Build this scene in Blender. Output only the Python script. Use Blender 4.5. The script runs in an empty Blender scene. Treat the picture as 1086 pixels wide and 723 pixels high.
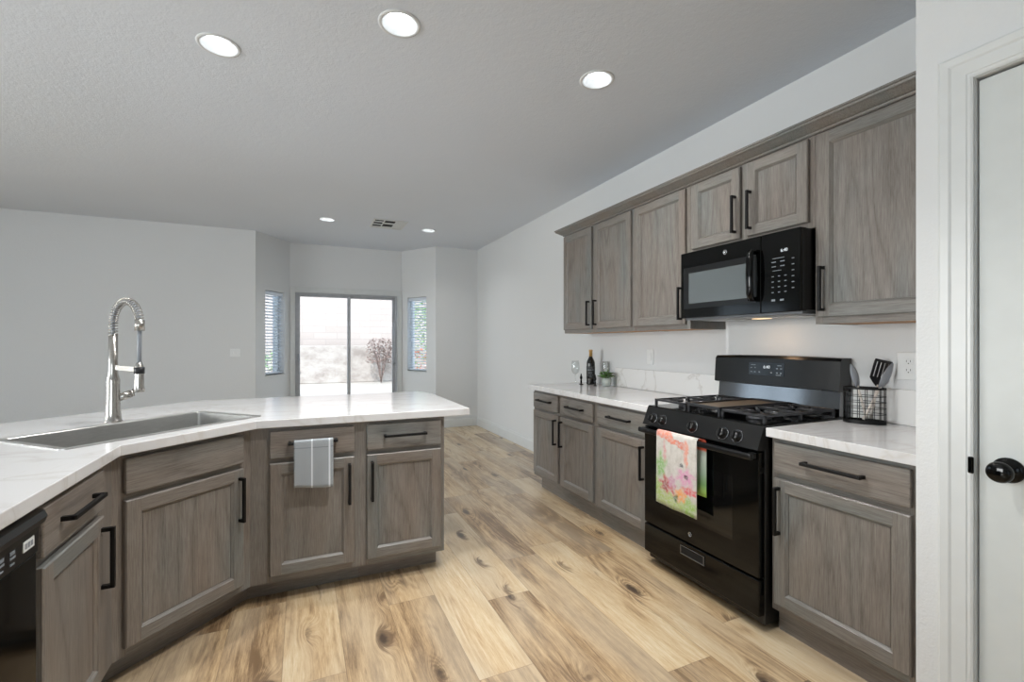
import bpy, bmesh, math, random
from mathutils import Vector, Matrix
random.seed(7)
SC = bpy.context.scene
COL = SC.collection
PI = math.pi

# ------------------------------------------------------------------ camera, world, sun, exposure
cd = bpy.data.cameras.new('camera')
cam = bpy.data.objects.new('camera', cd); COL.objects.link(cam)
cam.location = (0, 0, 1.2806)
cam.rotation_euler = (PI / 2, 0, -0.4244)
cd.sensor_width = 36.0
cd.lens = 492.9 / 1086 * 36
cd.shift_y = 2.6 / 1086
cd.clip_start = 0.05
SC.camera = cam

SC.view_settings.view_transform = 'Standard'
SC.view_settings.look = 'None'
SC.view_settings.gamma = 1
SC.view_settings.use_curve_mapping = False
SC.view_settings.exposure = 0.0
SC.cycles.use_denoising = True
SC.cycles.max_bounces = 10
SC.cycles.diffuse_bounces = 6
SC.cycles.sample_clamp_indirect = 6

w = bpy.data.worlds.new('sky'); SC.world = w; w.use_nodes = True
bg = w.node_tree.nodes['Background']
bg.inputs[0].default_value = (0.72, 0.86, 1.0, 1); bg.inputs[1].default_value = 3.0

def light(name, kind, loc, rot, energy, color=(1, 1, 1), size=1.0, size_y=None, shape=None, parent=None, spread=None):
    l = bpy.data.lights.new(name, kind); l.energy = energy; l.color = color
    if kind == 'AREA':
        l.shape = shape or ('RECTANGLE' if size_y else 'SQUARE'); l.size = size
        if size_y: l.size_y = size_y
        if spread: l.spread = spread
    o = bpy.data.objects.new(name, l); COL.objects.link(o); o.location = loc; o.rotation_euler = rot
    if parent: o.parent = parent
    return o

sun = light('sun', 'SUN', (0, -5, 10), (math.radians(48), 0, math.radians(-25)), 3.7, (1.0, 0.97, 0.93))
sun.data.angle = math.radians(1.0)
CAN_POWER = 10.0
# area lamps added for daylight at unseen windows (each stands just outside its opening)
light('daylight_fill_left', 'AREA', (-6.25, 2.1, 1.45), (0, math.radians(-90), 0), 112, (1.0, 0.985, 0.955), 1.9, 2.8, spread=math.radians(105))
light('daylight_fill_rear', 'AREA', (-3.0, -3.05, 1.35), (math.radians(90), 0, 0), 27, (0.96, 0.98, 1.0), 2.6, 1.7, spread=math.radians(76))

# ------------------------------------------------------------------ material helpers
def lin(c):
    c = c / 255.0
    return c / 12.92 if c <= 0.04045 else ((c + 0.055) / 1.055) ** 2.4
def rgb(r, g, b): return (lin(r), lin(g), lin(b), 1)

class NT:
    def __init__(s, name):
        s.m = bpy.data.materials.new(name); s.m.use_nodes = True
        s.t = s.m.node_tree; s.b = s.t.nodes['Principled BSDF']
    def n(s, typ, **k):
        x = s.t.nodes.new(typ)
        for a, v in k.items(): setattr(x, a, v)
        return x
    def l(s, a, b): s.t.links.new(a, b)
    def setv(s, sock, v):
        if hasattr(v, 'is_output') or isinstance(v, bpy.types.NodeSocket): s.l(v, sock)
        else: sock.default_value = v
    def math(s, op, a, b=None, c=None, clamp=False):
        x = s.n('ShaderNodeMath', operation=op, use_clamp=clamp)
        s.setv(x.inputs[0], a)
        if b is not None: s.setv(x.inputs[1], b)
        if c is not None: s.setv(x.inputs[2], c)
        return x.outputs[0]
    def vmath(s, op, a, b):
        x = s.n('ShaderNodeVectorMath', operation=op); s.setv(x.inputs[0], a); s.setv(x.inputs[1], b); return x.outputs[0]
    def noise(s, vec, scale, detail=4, rough=0.5, dist=0.0):
        x = s.n('ShaderNodeTexNoise'); s.l(vec, x.inputs['Vector'])
        x.inputs['Scale'].default_value = scale; x.inputs['Detail'].default_value = detail
        x.inputs['Roughness'].default_value = rough; x.inputs['Distortion'].default_value = dist
        return x.outputs['Fac']
    def ramp(s, fac, stops, interp='LINEAR'):
        x = s.n('ShaderNodeValToRGB'); x.color_ramp.interpolation = interp
        el = x.color_ramp.elements
        while len(el) < len(stops): el.new(0.5)
        for e, (p, c) in zip(el, stops):
            e.position = p; e.color = c if len(c) == 4 else (*c, 1)
        s.setv(x.inputs[0], fac); return x.outputs[0]
    def mix(s, fac, a, b, blend='MIX'):
        x = s.n('ShaderNodeMix', data_type='RGBA', blend_type=blend)
        s.setv(x.inputs[0], fac); s.setv(x.inputs[6], a); s.setv(x.inputs[7], b)
        return x.outputs[2]
    def obj(s): return s.n('ShaderNodeTexCoord').outputs['Object']
    def uv(s): return s.n('ShaderNodeTexCoord').outputs['UV']
    def map(s, vec, scale=(1, 1, 1), loc=(0, 0, 0), rot=(0, 0, 0)):
        x = s.n('ShaderNodeMapping'); s.l(vec, x.inputs[0])
        x.inputs['Scale'].default_value = scale; x.inputs['Location'].default_value = loc; x.inputs['Rotation'].default_value = rot
        return x.outputs[0]
    def sep(s, vec):
        x = s.n('ShaderNodeSeparateXYZ'); s.l(vec, x.inputs[0]); return x.outputs
    def comb(s, a, b, c=0.0):
        x = s.n('ShaderNodeCombineXYZ'); s.setv(x.inputs[0], a); s.setv(x.inputs[1], b); s.setv(x.inputs[2], c); return x.outputs[0]
    def bump(s, h, strength, dist):
        x = s.n('ShaderNodeBump'); x.inputs['Strength'].default_value = strength; x.inputs['Distance'].default_value = dist
        s.l(h, x.inputs['Height']); s.l(x.outputs[0], s.b.inputs['Normal'])
    def base(s, c): s.setv(s.b.inputs['Base Color'], c)
    def rough(s, v): s.setv(s.b.inputs['Roughness'], v)
    def metal(s, v): s.b.inputs['Metallic'].default_value = v

def plain(name, c, rough=0.5, metal=0.0, spec=None, coat=None, vary=0.04):
    t = NT(name); co = t.obj()
    n = t.noise(co, 14, 3)
    c2 = tuple(min(1, x * (1 + vary * 2)) for x in c[:3]) + (1,)
    c1 = tuple(x * (1 - vary * 2) for x in c[:3]) + (1,)
    t.base(t.ramp(n, [(0.3, c1), (0.7, c2)])); t.rough(rough); t.metal(metal)
    if spec is not None: t.b.inputs['Specular IOR Level'].default_value = spec
    if coat is not None: t.b.inputs['Coat Weight'].default_value = coat
    return t.m

def emit(name, c, strength):
    t = NT(name); t.base((0, 0, 0, 1)); t.b.inputs['Emission Color'].default_value = c
    t.b.inputs['Emission Strength'].default_value = strength; return t.m

def wall_paint(name, c, bump=0.35, rough=0.75, scale=130):
    t = NT(name); co = t.obj()
    t.base(t.ramp(t.noise(co, 1.2, 2), [(0.3, tuple(x * 0.98 for x in c[:3])), (0.7, c)]))
    t.rough(rough)
    h = t.math('ADD', t.noise(co, scale, 3, 0.55), t.noise(co, scale * 0.35, 2, 0.5))
    t.bump(h, bump, 0.002)
    return t.m

M = {}
M['wall'] = wall_paint('wall_paint', rgb(214, 216, 217), 0.5)
M['ceiling'] = wall_paint('ceiling_paint', rgb(216, 222, 230), 0.6, scale=95)
M['trim'] = plain('white_trim_paint', rgb(208, 211, 211), 0.35, vary=0.01)
M['door'] = plain('white_door_paint', rgb(200, 204, 203), 0.4, vary=0.01)
M['black'] = plain('matte_black_metal', rgb(10, 10, 11), 0.5, 0.0, spec=0.3, vary=0.03)
M['gloss'] = plain('glossy_black_enamel', rgb(5, 6, 6), 0.09, 0.0, spec=0.3, vary=0.03)
M['mirrorblack'] = plain('polished_black_backguard', rgb(118, 119, 121), 0.10, 1.0, vary=0.01)
M['satin'] = plain('satin_black_plastic', rgb(13, 14, 15), 0.28, 0.0, vary=0.03)
M['iron'] = plain('cast_iron', rgb(66, 67, 70), 0.38, 0.6)
M['griddle'] = plain('brown_griddle', rgb(112, 98, 82), 0.45, 0.3)
M['steel_dark'] = plain('dark_steel_underside', rgb(120, 122, 124), 0.35, 0.6)
M['knobring'] = plain('knob_bezel_grey', rgb(120, 122, 126), 0.25, 0.8)
M['rawwood'] = plain('raw_plywood', rgb(176, 128, 82), 0.6, vary=0.12)
M['darkgap'] = plain('dark_recess', rgb(14, 12, 11), 0.8)
M['plate'] = plain('white_plastic_plate', rgb(222, 224, 224), 0.3, vary=0.01)
M['slot'] = plain('dark_slot', rgb(30, 30, 30), 0.6)
M['mark'] = plain('printed_pale_marks', rgb(128, 136, 143), 0.5, vary=0.01)
M['digits'] = emit('lit_clock_digits', (0.9, 0.96, 1, 1), 0.9)
M['lens'] = emit('lamp_lens', (0.95, 0.98, 1.0, 1), 8.0)
M['reflector'] = plain('white_reflector', rgb(214, 217, 219), 0.45, vary=0.01)
M['blind'] = plain('white_blind_slats', rgb(214, 222, 232), 0.5, vary=0.01)
M['alu'] = plain('grey_aluminium_frame', rgb(172, 175, 180), 0.4, 0.2)
M['vinyl'] = plain('white_vinyl_frame', rgb(205, 210, 214), 0.4, vary=0.01)
M['plasticgrey'] = plain('grey_silicone', rgb(142, 147, 154), 0.45)
M['utensilwhite'] = plain('pale_handle', rgb(214, 206, 198), 0.45)
M['nylon'] = plain('black_nylon', rgb(32, 32, 35), 0.4)
M['soil'] = plain('soil', rgb(60, 46, 36), 0.9, vary=0.3)
M['leaf'] = plain('green_leaf', rgb(112, 150, 84), 0.5, vary=0.3)
M['leafout'] = plain('yard_leaf', rgb(120, 160, 100), 0.6, vary=0.3)
M['twig'] = plain('dry_twig', rgb(150, 132, 126), 0.7, vary=0.3)
M['flowerred'] = plain('red_flower', rgb(205, 110, 90), 0.6, vary=0.2)
M['bottleglass'] = plain('dark_wine_bottle', rgb(8, 10, 8), 0.06)
M['foilgold'] = plain('gold_foil', rgb(196, 156, 96), 0.35, 0.5)
M['labelblack'] = plain('black_wine_label', rgb(24, 25, 26), 0.5)
M['silver'] = plain('silver_badge', rgb(180, 184, 188), 0.25, 0.9)
M['potwhite'] = plain('frosted_pot', rgb(178, 186, 182), 0.2)
M['concrete'] = plain('pale_patio_concrete', rgb(184, 176, 168), 0.8, vary=0.05)
M['post'] = plain('patio_post_shaded_white', rgb(168, 176, 190), 0.7, vary=0.02)  # white post; the blue-grey of its shade is put into the colour

t = NT('clear_glass'); t.base((1, 1, 1, 1)); t.rough(0.0); t.b.inputs['Transmission Weight'].default_value = 1.0
t.b.inputs['IOR'].default_value = 1.45; M['glass'] = t.m
t = NT('thin_clear_glassware')
tr = t.n('ShaderNodeBsdfTransparent'); tr.inputs[0].default_value = (0.96, 0.97, 0.97, 1)
gl = t.n('ShaderNodeBsdfGlossy'); gl.inputs['Roughness'].default_value = 0.03
fr = t.n('ShaderNodeLayerWeight'); frf = t.math('ADD', 0.05, t.math('MULTIPLY', t.math('POWER', fr.outputs['Facing'], 3.0), 0.75))
mx = t.n('ShaderNodeMixShader'); t.l(frf, mx.inputs[0]); t.l(tr.outputs[0], mx.inputs[1]); t.l(gl.outputs[0], mx.inputs[2])
t.l(mx.outputs[0], t.t.nodes['Material Output'].inputs[0]); M['glass'] = t.m
t = NT('window_pane')
tr = t.n('ShaderNodeBsdfTransparent'); tr.inputs[0].default_value = (0.97, 0.98, 0.98, 1)
gl = t.n('ShaderNodeBsdfGlossy'); gl.inputs['Roughness'].default_value = 0.02
fr = t.n('ShaderNodeLayerWeight'); frf = t.math('ADD', 0.04, t.math('MULTIPLY', t.math('POWER', fr.outputs['Facing'], 5.0), 0.9))
mx = t.n('ShaderNodeMixShader'); t.l(frf, mx.inputs[0]); t.l(tr.outputs[0], mx.inputs[1]); t.l(gl.outputs[0], mx.inputs[2])
t.l(mx.outputs[0], t.t.nodes['Material Output'].inputs[0]); M['pane'] = t.m

def oak(name, along, cath=False):
    t = NT(name); co = t.obj()
    rnd = t.n('ShaderNodeObjectInfo').outputs['Random']
    off = t.comb(t.math('MULTIPLY', rnd, 37.0), t.math('MULTIPLY', rnd, 11.0), t.math('MULTIPLY', rnd, 23.0))
    co = t.vmath('ADD', co, off)
    st = {'z': (1, 1, 0.045), 'x': (0.045, 1, 1)}[along]
    s1 = t.map(co, st)
    fine = t.noise(s1, 260, 4, 0.7)
    mid = t.noise(s1, 70, 4, 0.6, 0.3)
    big = t.noise(t.map(co, {'z': (1, 1, 0.25), 'x': (0.25, 1, 1)}[along]), 5.5, 2, 0.5)
    f = t.math('ADD', t.math('MULTIPLY', fine, 0.80), t.math('MULTIPLY', mid, 0.20))
    if cath:
        # cathedral arches: contour lines of a slow field stretched along the grain
        g = t.noise(t.map(co, {'z': (1, 1, 0.16), 'x': (0.16, 1, 1)}[along]), 4.2, 1.5, 0.35)
        fr_ = t.math('PINGPONG', t.math('MULTIPLY', g, 24.0), 1.0)
        ring = t.math('POWER', fr_, 2.5)
        f = t.math('SUBTRACT', f, t.math('MULTIPLY', ring, 0.13))
        f = t.math('ADD', f, 0.03)
    c = t.ramp(f, [(0.28, rgb(100, 94, 90)), (0.42, rgb(123, 118, 113)), (0.56, rgb(138, 134, 129)), (0.72, rgb(152, 148, 143))])
    tint = t.ramp(big, [(0.3, rgb(235, 226, 220)), (0.5, rgb(238, 236, 234)), (0.72, rgb(222, 232, 236))])
    t.base(t.mix(1.0, c, tint, 'MULTIPLY'))
    t.rough(t.math('ADD', t.math('MULTIPLY', fine, 0.14), 0.30))
    t.bump(f, 0.25, 0.0006)
    return t.m
M['oakv'] = oak('stained_oak_vertical', 'z'); M['oakh'] = oak('stained_oak_horizontal', 'x'); M['oakp'] = oak('stained_oak_panel', 'z', True)
M['oakdrawer'] = oak('stained_oak_drawer', 'x', True)

# quartz
t = NT('white_quartz'); co = t.obj()
d = t.noise(co, 1.4, 5, 0.6)
v = t.math('ABSOLUTE', t.math('SUBTRACT', t.noise(t.map(co, (1.0, 2.0, 1.0), rot=(0, 0, 0.7)), 1.1, 5, 0.62, 0.9), 0.5))
v2 = t.math('ABSOLUTE', t.math('SUBTRACT', t.noise(t.map(co, (2.2, 1.0, 1.6), (5, 3, 1), (0, 0, -0.5)), 2.3, 4, 0.6, 0.7), 0.5))
c = t.ramp(v, [(0.0, rgb(203, 201, 199)), (0.010, rgb(209, 208, 208)), (0.04, rgb(214, 214, 215))])
c = t.mix(t.math('MULTIPLY', t.ramp(v2, [(0.0, (1, 1, 1)), (0.008, (0, 0, 0))]), 0.16), c, rgb(196, 190, 184))
t.base(c); t.rough(0.12); M['quartz'] = t.m
t = NT('white_quartz_splash'); co = t.obj()
v = t.math('ABSOLUTE', t.math('SUBTRACT', t.noise(t.map(co, (1, 1.0, 1.2), rot=(0.8, 0, 0)), 2.6, 4, 0.55, 0.6), 0.5))
t.base(t.ramp(v, [(0.0, rgb(208, 206, 203)), (0.009, rgb(222, 221, 219)), (0.03, rgb(229, 229, 228))])); t.rough(0.15); M['splash'] = t.m

# brushed steel
t = NT('brushed_steel'); co = t.obj()
n = t.noise(t.map(co, (8, 8, 300)), 3, 3)
t.base(t.ramp(n, [(0.3, rgb(176, 176, 174)), (0.7, rgb(200, 200, 198))])); t.metal(0.9); t.rough(t.math('ADD', t.math('MULTIPLY', n, 0.15), 0.30)); M['steel'] = t.m
t = NT('brushed_nickel'); co = t.obj()
n = t.noise(t.map(co, (8, 8, 200)), 3, 3)
t.base(t.ramp(n, [(0.3, rgb(168, 165, 160)), (0.7, rgb(190, 187, 182))])); t.metal(1.0); t.rough(0.26); M['nickel'] = t.m

# floor planks: uv = metres inside the plank, attribute 'plank' = two random numbers and a tone
t = NT('oak_vinyl_planks')
at = t.n('ShaderNodeAttribute', attribute_name='plank')
ps = t.sep(at.outputs['Vector'])          # r1, r2, tone
uvs = t.sep(t.n('ShaderNodeUVMap', uv_map='plank_uv').outputs[0])
U, V = uvs[0], uvs[1]
sx = t.math('ADD', U, t.math('MULTIPLY', ps[0], 31.0)); sy = t.math('ADD', V, t.math('MULTIPLY', ps[1], 47.0))
P0 = t.comb(sx, sy, ps[0])
# knots
vor = t.n('ShaderNodeTexVoronoi'); vor.feature = 'F1'; t.l(t.map(P0, (6.2, 2.4, 1)), vor.inputs['Vector']); vor.inputs['Scale'].default_value = 1.0
kd = vor.outputs['Distance']
kcol = t.sep(vor.outputs['Color'])
keep = t.math('GREATER_THAN', kcol[0], 0.45)
kn = t.math('MULTIPLY', t.math('SUBTRACT', 1.0, t.math('DIVIDE', kd, 0.45), clamp=True), keep)
kw = t.math('POWER', kn, 2.0)
# grain field bends round the knots
warp = t.math('MULTIPLY', kw, 0.10)
gv = t.comb(t.math('ADD', sx, warp), t.math('MULTIPLY', sy, 0.055), 0.0)
fine = t.noise(gv, 260, 5, 0.75)
mid = t.noise(gv, 60, 5, 0.7, 0.4)
broad = t.noise(t.comb(sx, t.math('MULTIPLY', sy, 0.16), 0.0), 11, 3, 0.55, 0.3)
cf = t.noise(t.comb(sx, t.math('MULTIPLY', sy, 0.13), 3.0), 7.0, 1.5, 0.4)
ring = t.math('PINGPONG', t.math('MULTIPLY', t.math('ADD', cf, t.math('MULTIPLY', kw, 0.5)), 26.0), 1.0)
cmask = t.ramp(t.noise(t.comb(sx, t.math('MULTIPLY', sy, 0.25), 9.0), 5.5, 2, 0.5), [(0.52, (0, 0, 0)), (0.62, (1, 1, 1))])
f = t.math('ADD', t.math('MULTIPLY', fine, 0.34), t.math('MULTIPLY', mid, 0.34))
f = t.math('ADD', f, t.math('MULTIPLY', broad, 0.32))
f = t.math('SUBTRACT', f, t.math('MULTIPLY', t.math('MULTIPLY', ring, cmask), 0.12))
f = t.math('ADD', f, t.math('MULTIPLY', t.math('SUBTRACT', ps[2], 0.5), 0.16))
c = t.ramp(f, [(0.36, rgb(116, 92, 66)), (0.43, rgb(156, 130, 98)), (0.50, rgb(186, 159, 122)), (0.58, rgb(202, 180, 145)), (0.68, rgb(216, 202, 174))])
grey = t.ramp(t.noise(t.comb(t.math('MULTIPLY', sx, 1.0), t.math('MULTIPLY', sy, 0.2), 5.0), 4.0, 2), [(0.42, (0, 0, 0)), (0.62, (1, 1, 1))])
c = t.mix(t.math('MULTIPLY', grey, 0.45), c, rgb(186, 172, 150))
stre = t.ramp(t.math('MULTIPLY', t.noise(t.comb(t.math('ADD', sx, warp), t.math('MULTIPLY', sy, 0.09), 7.0), 34, 3, 0.7), t.math('ADD', 0.86, t.math('MULTIPLY', kw, 0.9))), [(0.55, (0, 0, 0)), (0.66, (1, 1, 1))])
c = t.mix(t.math('MULTIPLY', stre, 0.75), c, rgb(104, 82, 62))
kdark = t.ramp(t.math('ADD', kn, t.math('MULTIPLY', t.math('SUBTRACT', t.noise(P0, 60, 3), 0.5), 0.25)), [(0.62, (0, 0, 0)), (0.84, (1, 1, 1))])
c = t.mix(t.math('MULTIPLY', kdark, 0.9), c, rgb(62, 50, 42))
# joints
eu = t.math('MINIMUM', U, t.math('SUBTRACT', 0.2285, U))
al = t.n('ShaderNodeAttribute', attribute_name='plen').outputs['Fac']
ev = t.math('MINIMUM', V, t.math('SUBTRACT', al, V))
e = t.math('LESS_THAN', t.math('MINIMUM', eu, ev), 0.0011)
c = t.mix(t.math('MULTIPLY', e, 0.55), c, rgb(92, 72, 54))
t.b.inputs['Coat Weight'].default_value = 0.7; t.b.inputs['Coat Roughness'].default_value = 0.27
t.base(c); t.rough(t.math('ADD', 0.34, t.math('MULTIPLY', fine, 0.14)))
t.b.inputs['Specular IOR Level'].default_value = 0.5
t.bump(t.math('SUBTRACT', t.math('MULTIPLY', fine, 0.5), e), 0.25, 0.0008)
M['floor'] = t.m

# grey checked towel
t = NT('grey_woven_towel'); uv = t.sep(t.uv()); 
def stripe(c0, w_): return t.math('LESS_THAN', t.math('ABSOLUTE', t.math('SUBTRACT', uv[0], c0)), w_)
sm = t.math('MAXIMUM', stripe(0.45, 0.018), stripe(0.90, 0.022))
wv = t.noise(t.map(t.uv(), (1, 1, 1)), 90, 2)
cc = t.ramp(wv, [(0.35, rgb(132, 138, 143)), (0.65, rgb(172, 178, 183))])
cc = t.mix(t.math('MULTIPLY', t.math('LESS_THAN', t.math('ABSOLUTE', t.math('SUBTRACT', uv[1], 0.18)), 0.006), 0.6), cc, rgb(84, 88, 94))
t.base(t.mix(sm, cc, rgb(212, 218, 224))); t.rough(0.9); t.bump(wv, 0.6, 0.001); M['greytowel'] = t.m

# floral towel: painted blooms, leaves and a red ribbon along the top (uv y grows downwards on the front)
t = NT('floral_print_towel'); uvv = t.uv()
wob = t.n('ShaderNodeTexNoise'); t.l(uvv, wob.inputs['Vector']); wob.inputs['Scale'].default_value = 9; wob.inputs['Detail'].default_value = 4
wv_ = t.vmath('SUBTRACT', wob.outputs['Color'], (0.5, 0.5, 0.5)); 
sc_ = t.n('ShaderNodeVectorMath', operation='SCALE'); t.l(wv_, sc_.inputs[0]); sc_.inputs['Scale'].default_value = 0.13
pv = t.vmath('ADD', uvv, sc_.outputs[0]); ux = t.sep(pv)
col = t.ramp(t.noise(uvv, 7, 4, 0.6), [(0.3, rgb(182, 177, 170)), (0.6, rgb(208, 205, 200)), (0.8, rgb(186, 184, 175))])
def blob(cx, cy, rx, ry, color, soft=0.35, petals=0.0):
    global col
    dx = t.math('DIVIDE', t.math('SUBTRACT', ux[0], cx), rx); dy = t.math('DIVIDE', t.math('SUBTRACT', ux[1], cy), ry)
    r = t.math('SQRT', t.math('ADD', t.math('MULTIPLY', dx, dx), t.math('MULTIPLY', dy, dy)))
    if petals:
        an = t.math('ARCTAN2', dy, dx)
        r = t.math('ADD', r, t.math('MULTIPLY', t.math('SINE', t.math('MULTIPLY', an, petals)), 0.22))
    m = t.math('DIVIDE', t.math('SUBTRACT', 1.0 + soft / 2, r), soft, clamp=True)
    col = t.mix(t.math('MULTIPLY', m, 0.92), col, color)
def band(a, b, c0, w_, x0, x1, color):
    global col
    yy = t.math('ADD', t.math('ADD', t.math('MULTIPLY', t.math('MULTIPLY', ux[0], ux[0]), a), t.math('MULTIPLY', ux[0], b)), c0)
    m = t.math('LESS_THAN', t.math('ABSOLUTE', t.math('SUBTRACT', ux[1], yy)), w_)
    m = t.math('MULTIPLY', m, t.math('MULTIPLY', t.math('GREATER_THAN', ux[0], x0), t.math('LESS_THAN', ux[0], x1)))
    col = t.mix(t.math('MULTIPLY', m, 0.85), col, color)
blob(0.12, 0.48, 0.13, 0.15, rgb(126, 176, 96), 0.7, 5)
blob(0.05, 0.80, 0.12, 0.14, rgb(150, 186, 88), 0.7, 4)
blob(0.45, 0.90, 0.50, 0.13, rgb(168, 190, 108), 0.9, 7)
blob(0.85, 0.92, 0.16, 0.12, rgb(146, 184, 92), 0.7, 4)
band(0.10, 0.12, 0.04, 0.045, -0.1, 0.75, rgb(216, 118, 96))
band(0.0, 0.25, 0.0, 0.03, -0.1, 0.5, rgb(226, 140, 116))
blob(0.76, 0.24, 0.05, 0.16, rgb(222, 150, 132), 0.5)
blob(0.22, 0.26, 0.03, 0.16, rgb(206, 150, 150), 0.6)
blob(0.30, 0.71, 0.19, 0.10, rgb(192, 92, 98), 0.5, 7)
blob(0.24, 0.73, 0.08, 0.07, rgb(150, 62, 66), 0.6, 5)
blob(0.42, 0.64, 0.10, 0.07, rgb(196, 150, 176), 0.6, 5)
blob(0.74, 0.54, 0.19, 0.10, rgb(214, 150, 186), 0.5, 6)
blob(0.76, 0.54, 0.05, 0.03, rgb(84, 36, 66), 0.5)
blob(0.84, 0.70, 0.17, 0.055, rgb(214, 84, 96), 0.5, 5)
blob(0.62, 0.79, 0.14, 0.075, rgb(234, 156, 84), 0.5, 6)
blob(0.64, 0.40, 0.05, 0.022, rgb(96, 96, 100), 0.5)
blob(0.52, 0.84, 0.05, 0.05, rgb(74, 104, 66), 0.8)
wc = t.ramp(t.noise(t.map(uvv, (1, 1.5, 1)), 16, 5, 0.7), [(0.42, (0, 0, 0)), (0.60, (1, 1, 1))])
col = t.mix(t.math('MULTIPLY', wc, 0.55), col, rgb(204, 200, 194))
dk = t.ramp(t.noise(t.map(uvv, (1, 1.5, 1), (3, 1, 0)), 22, 4, 0.7), [(0.60, (0, 0, 0)), (0.72, (1, 1, 1))])
col = t.mix(t.math('MULTIPLY', dk, 0.35), col, rgb(92, 100, 84))
t.base(col); t.rough(0.9); t.bump(t.noise(uvv, 160, 2), 0.3, 0.0005); M['floral'] = t.m
t = NT('floral_towel_reverse'); uv = t.sep(t.uv())
c = t.ramp(uv[1], [(0.0, rgb(214, 96, 70)), (0.14, rgb(206, 92, 66)), (0.18, rgb(178, 186, 176)), (0.55, rgb(150, 168, 150)), (0.78, rgb(112, 150, 92)), (1.0, rgb(164, 196, 92))])
t.base(c); t.rough(0.9); M['floralback'] = t.m

# yard block wall
def blockwall(name, c1, c2, courses, rough_=0.9):
    t = NT(name); co = t.obj()
    s = t.sep(co)
    b = t.n('ShaderNodeTexBrick'); t.l(t.comb(s[0], s[2], 0.0), b.inputs['Vector'])
    b.inputs['Color1'].default_value = c1; b.inputs['Color2'].default_value = c2; b.inputs['Mortar'].default_value = tuple(x * 0.78 for x in c1[:3]) + (1,)
    b.inputs['Scale'].default_value = 1.0; b.inputs['Brick Width'].default_value = 0.8; b.inputs['Row Height'].default_value = courses
    b.inputs['Mortar Size'].default_value = 0.014
    t.base(t.mix(t.math('MULTIPLY', t.noise(co, 1.3, 5), 0.45), b.outputs[0], c2)); t.rough(rough_); return t.m
M['block'] = blockwall('pale_block_wall', rgb(196, 184, 178), rgb(182, 170, 164), 0.24)
t = NT('rough_low_wall'); co = t.obj()
n1 = t.noise(t.map(co, (1, 1, 1.6)), 1.6, 6, 0.7)
t.base(t.ramp(n1, [(0.35, rgb(150, 140, 134)), (0.5, rgb(176, 167, 161)), (0.65, rgb(192, 185, 180))])); t.rough(0.9); M['stone'] = t.m

# ------------------------------------------------------------------ geometry helpers
def bm_new(): return bmesh.new()
def box(bm, x0, x1, y0, y1, z0, z1, mat=0, bev=0.0, seg=1):
    x0, x1 = min(x0, x1), max(x0, x1); y0, y1 = min(y0, y1), max(y0, y1); z0, z1 = min(z0, z1), max(z0, z1)
    b = bmesh.new()
    bmesh.ops.create_cube(b, size=1.0)
    for v in b.verts:
        v.co = Vector(((x0 + x1) / 2 + v.co.x * (x1 - x0), (y0 + y1) / 2 + v.co.y * (y1 - y0), (z0 + z1) / 2 + v.co.z * (z1 - z0)))
    if bev > 0:
        bmesh.ops.bevel(b, geom=list(b.edges), offset=min(bev, 0.45 * min(x1 - x0, y1 - y0, z1 - z0)), segments=seg, affect='EDGES', profile=0.5)
    for f_ in b.faces: f_.material_index = mat
    merge(bm, b)
def merge(bm, b):
    me = bpy.data.meshes.new('tmp'); b.to_mesh(me); b.free(); bm.from_mesh(me); bpy.data.meshes.remove(me)
def tube(bm, pts, r, seg=12, mat=0, cap=True, closed=False):
    pts = [Vector(p) for p in pts]; n = len(pts)
    rs = r if isinstance(r, (list, tuple)) else [r] * n
    rings = []; up = None
    for i, p in enumerate(pts):
        if closed: d = pts[(i + 1) % n] - pts[i - 1]
        else: d = pts[min(i + 1, n - 1)] - pts[max(i - 1, 0)]
        d.normalize()
        if up is None:
            up = Vector((0, 0, 1)) if abs(d.z) < 0.9 else Vector((1, 0, 0))
        a = up - d * up.dot(d)
        if a.length < 1e-5: a = d.orthogonal()
        a.normalize(); up = a; b_ = d.cross(a)
        rings.append([bm.verts.new(p + (a * math.cos(2 * PI * k / seg) + b_ * math.sin(2 * PI * k / seg)) * rs[i]) for k in range(seg)])
    m = n if closed else n - 1
    for i in range(m):
        A, B = rings[i], rings[(i + 1) % n]
        for k in range(seg):
            f_ = bm.faces.new((A[k], A[(k + 1) % seg], B[(k + 1) % seg], B[k])); f_.material_index = mat; f_.smooth = True
    if cap and not closed:
        f_ = bm.faces.new(rings[0][::-1]); f_.material_index = mat
        f_ = bm.faces.new(rings[-1]); f_.material_index = mat
def lathe(bm, prof, seg=32, c=(0, 0, 0), mat=0, sx=1.0, sy=1.0, closed=False):
    rings = []
    for (r, z) in prof:
        if r < 1e-6: rings.append([bm.verts.new((c[0], c[1], c[2] + z))])
        else: rings.append([bm.verts.new((c[0] + sx * r * math.cos(2 * PI * k / seg), c[1] + sy * r * math.sin(2 * PI * k / seg), c[2] + z)) for k in range(seg)])
    pr = list(zip(rings[:-1], rings[1:]))
    if closed: pr.append((rings[-1], rings[0]))
    for A, B in pr:
        for k in range(seg):
            k2 = (k + 1) % seg
            if len(A) == 1 and len(B) == 1: continue
            if len(A) == 1: vs = (A[0], B[k], B[k2])
            elif len(B) == 1: vs = (A[k], A[k2], B[0])
            else: vs = (A[k], A[k2], B[k2], B[k])
            f_ = bm.faces.new(vs); f_.smooth = True; f_.material_index = mat
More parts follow.
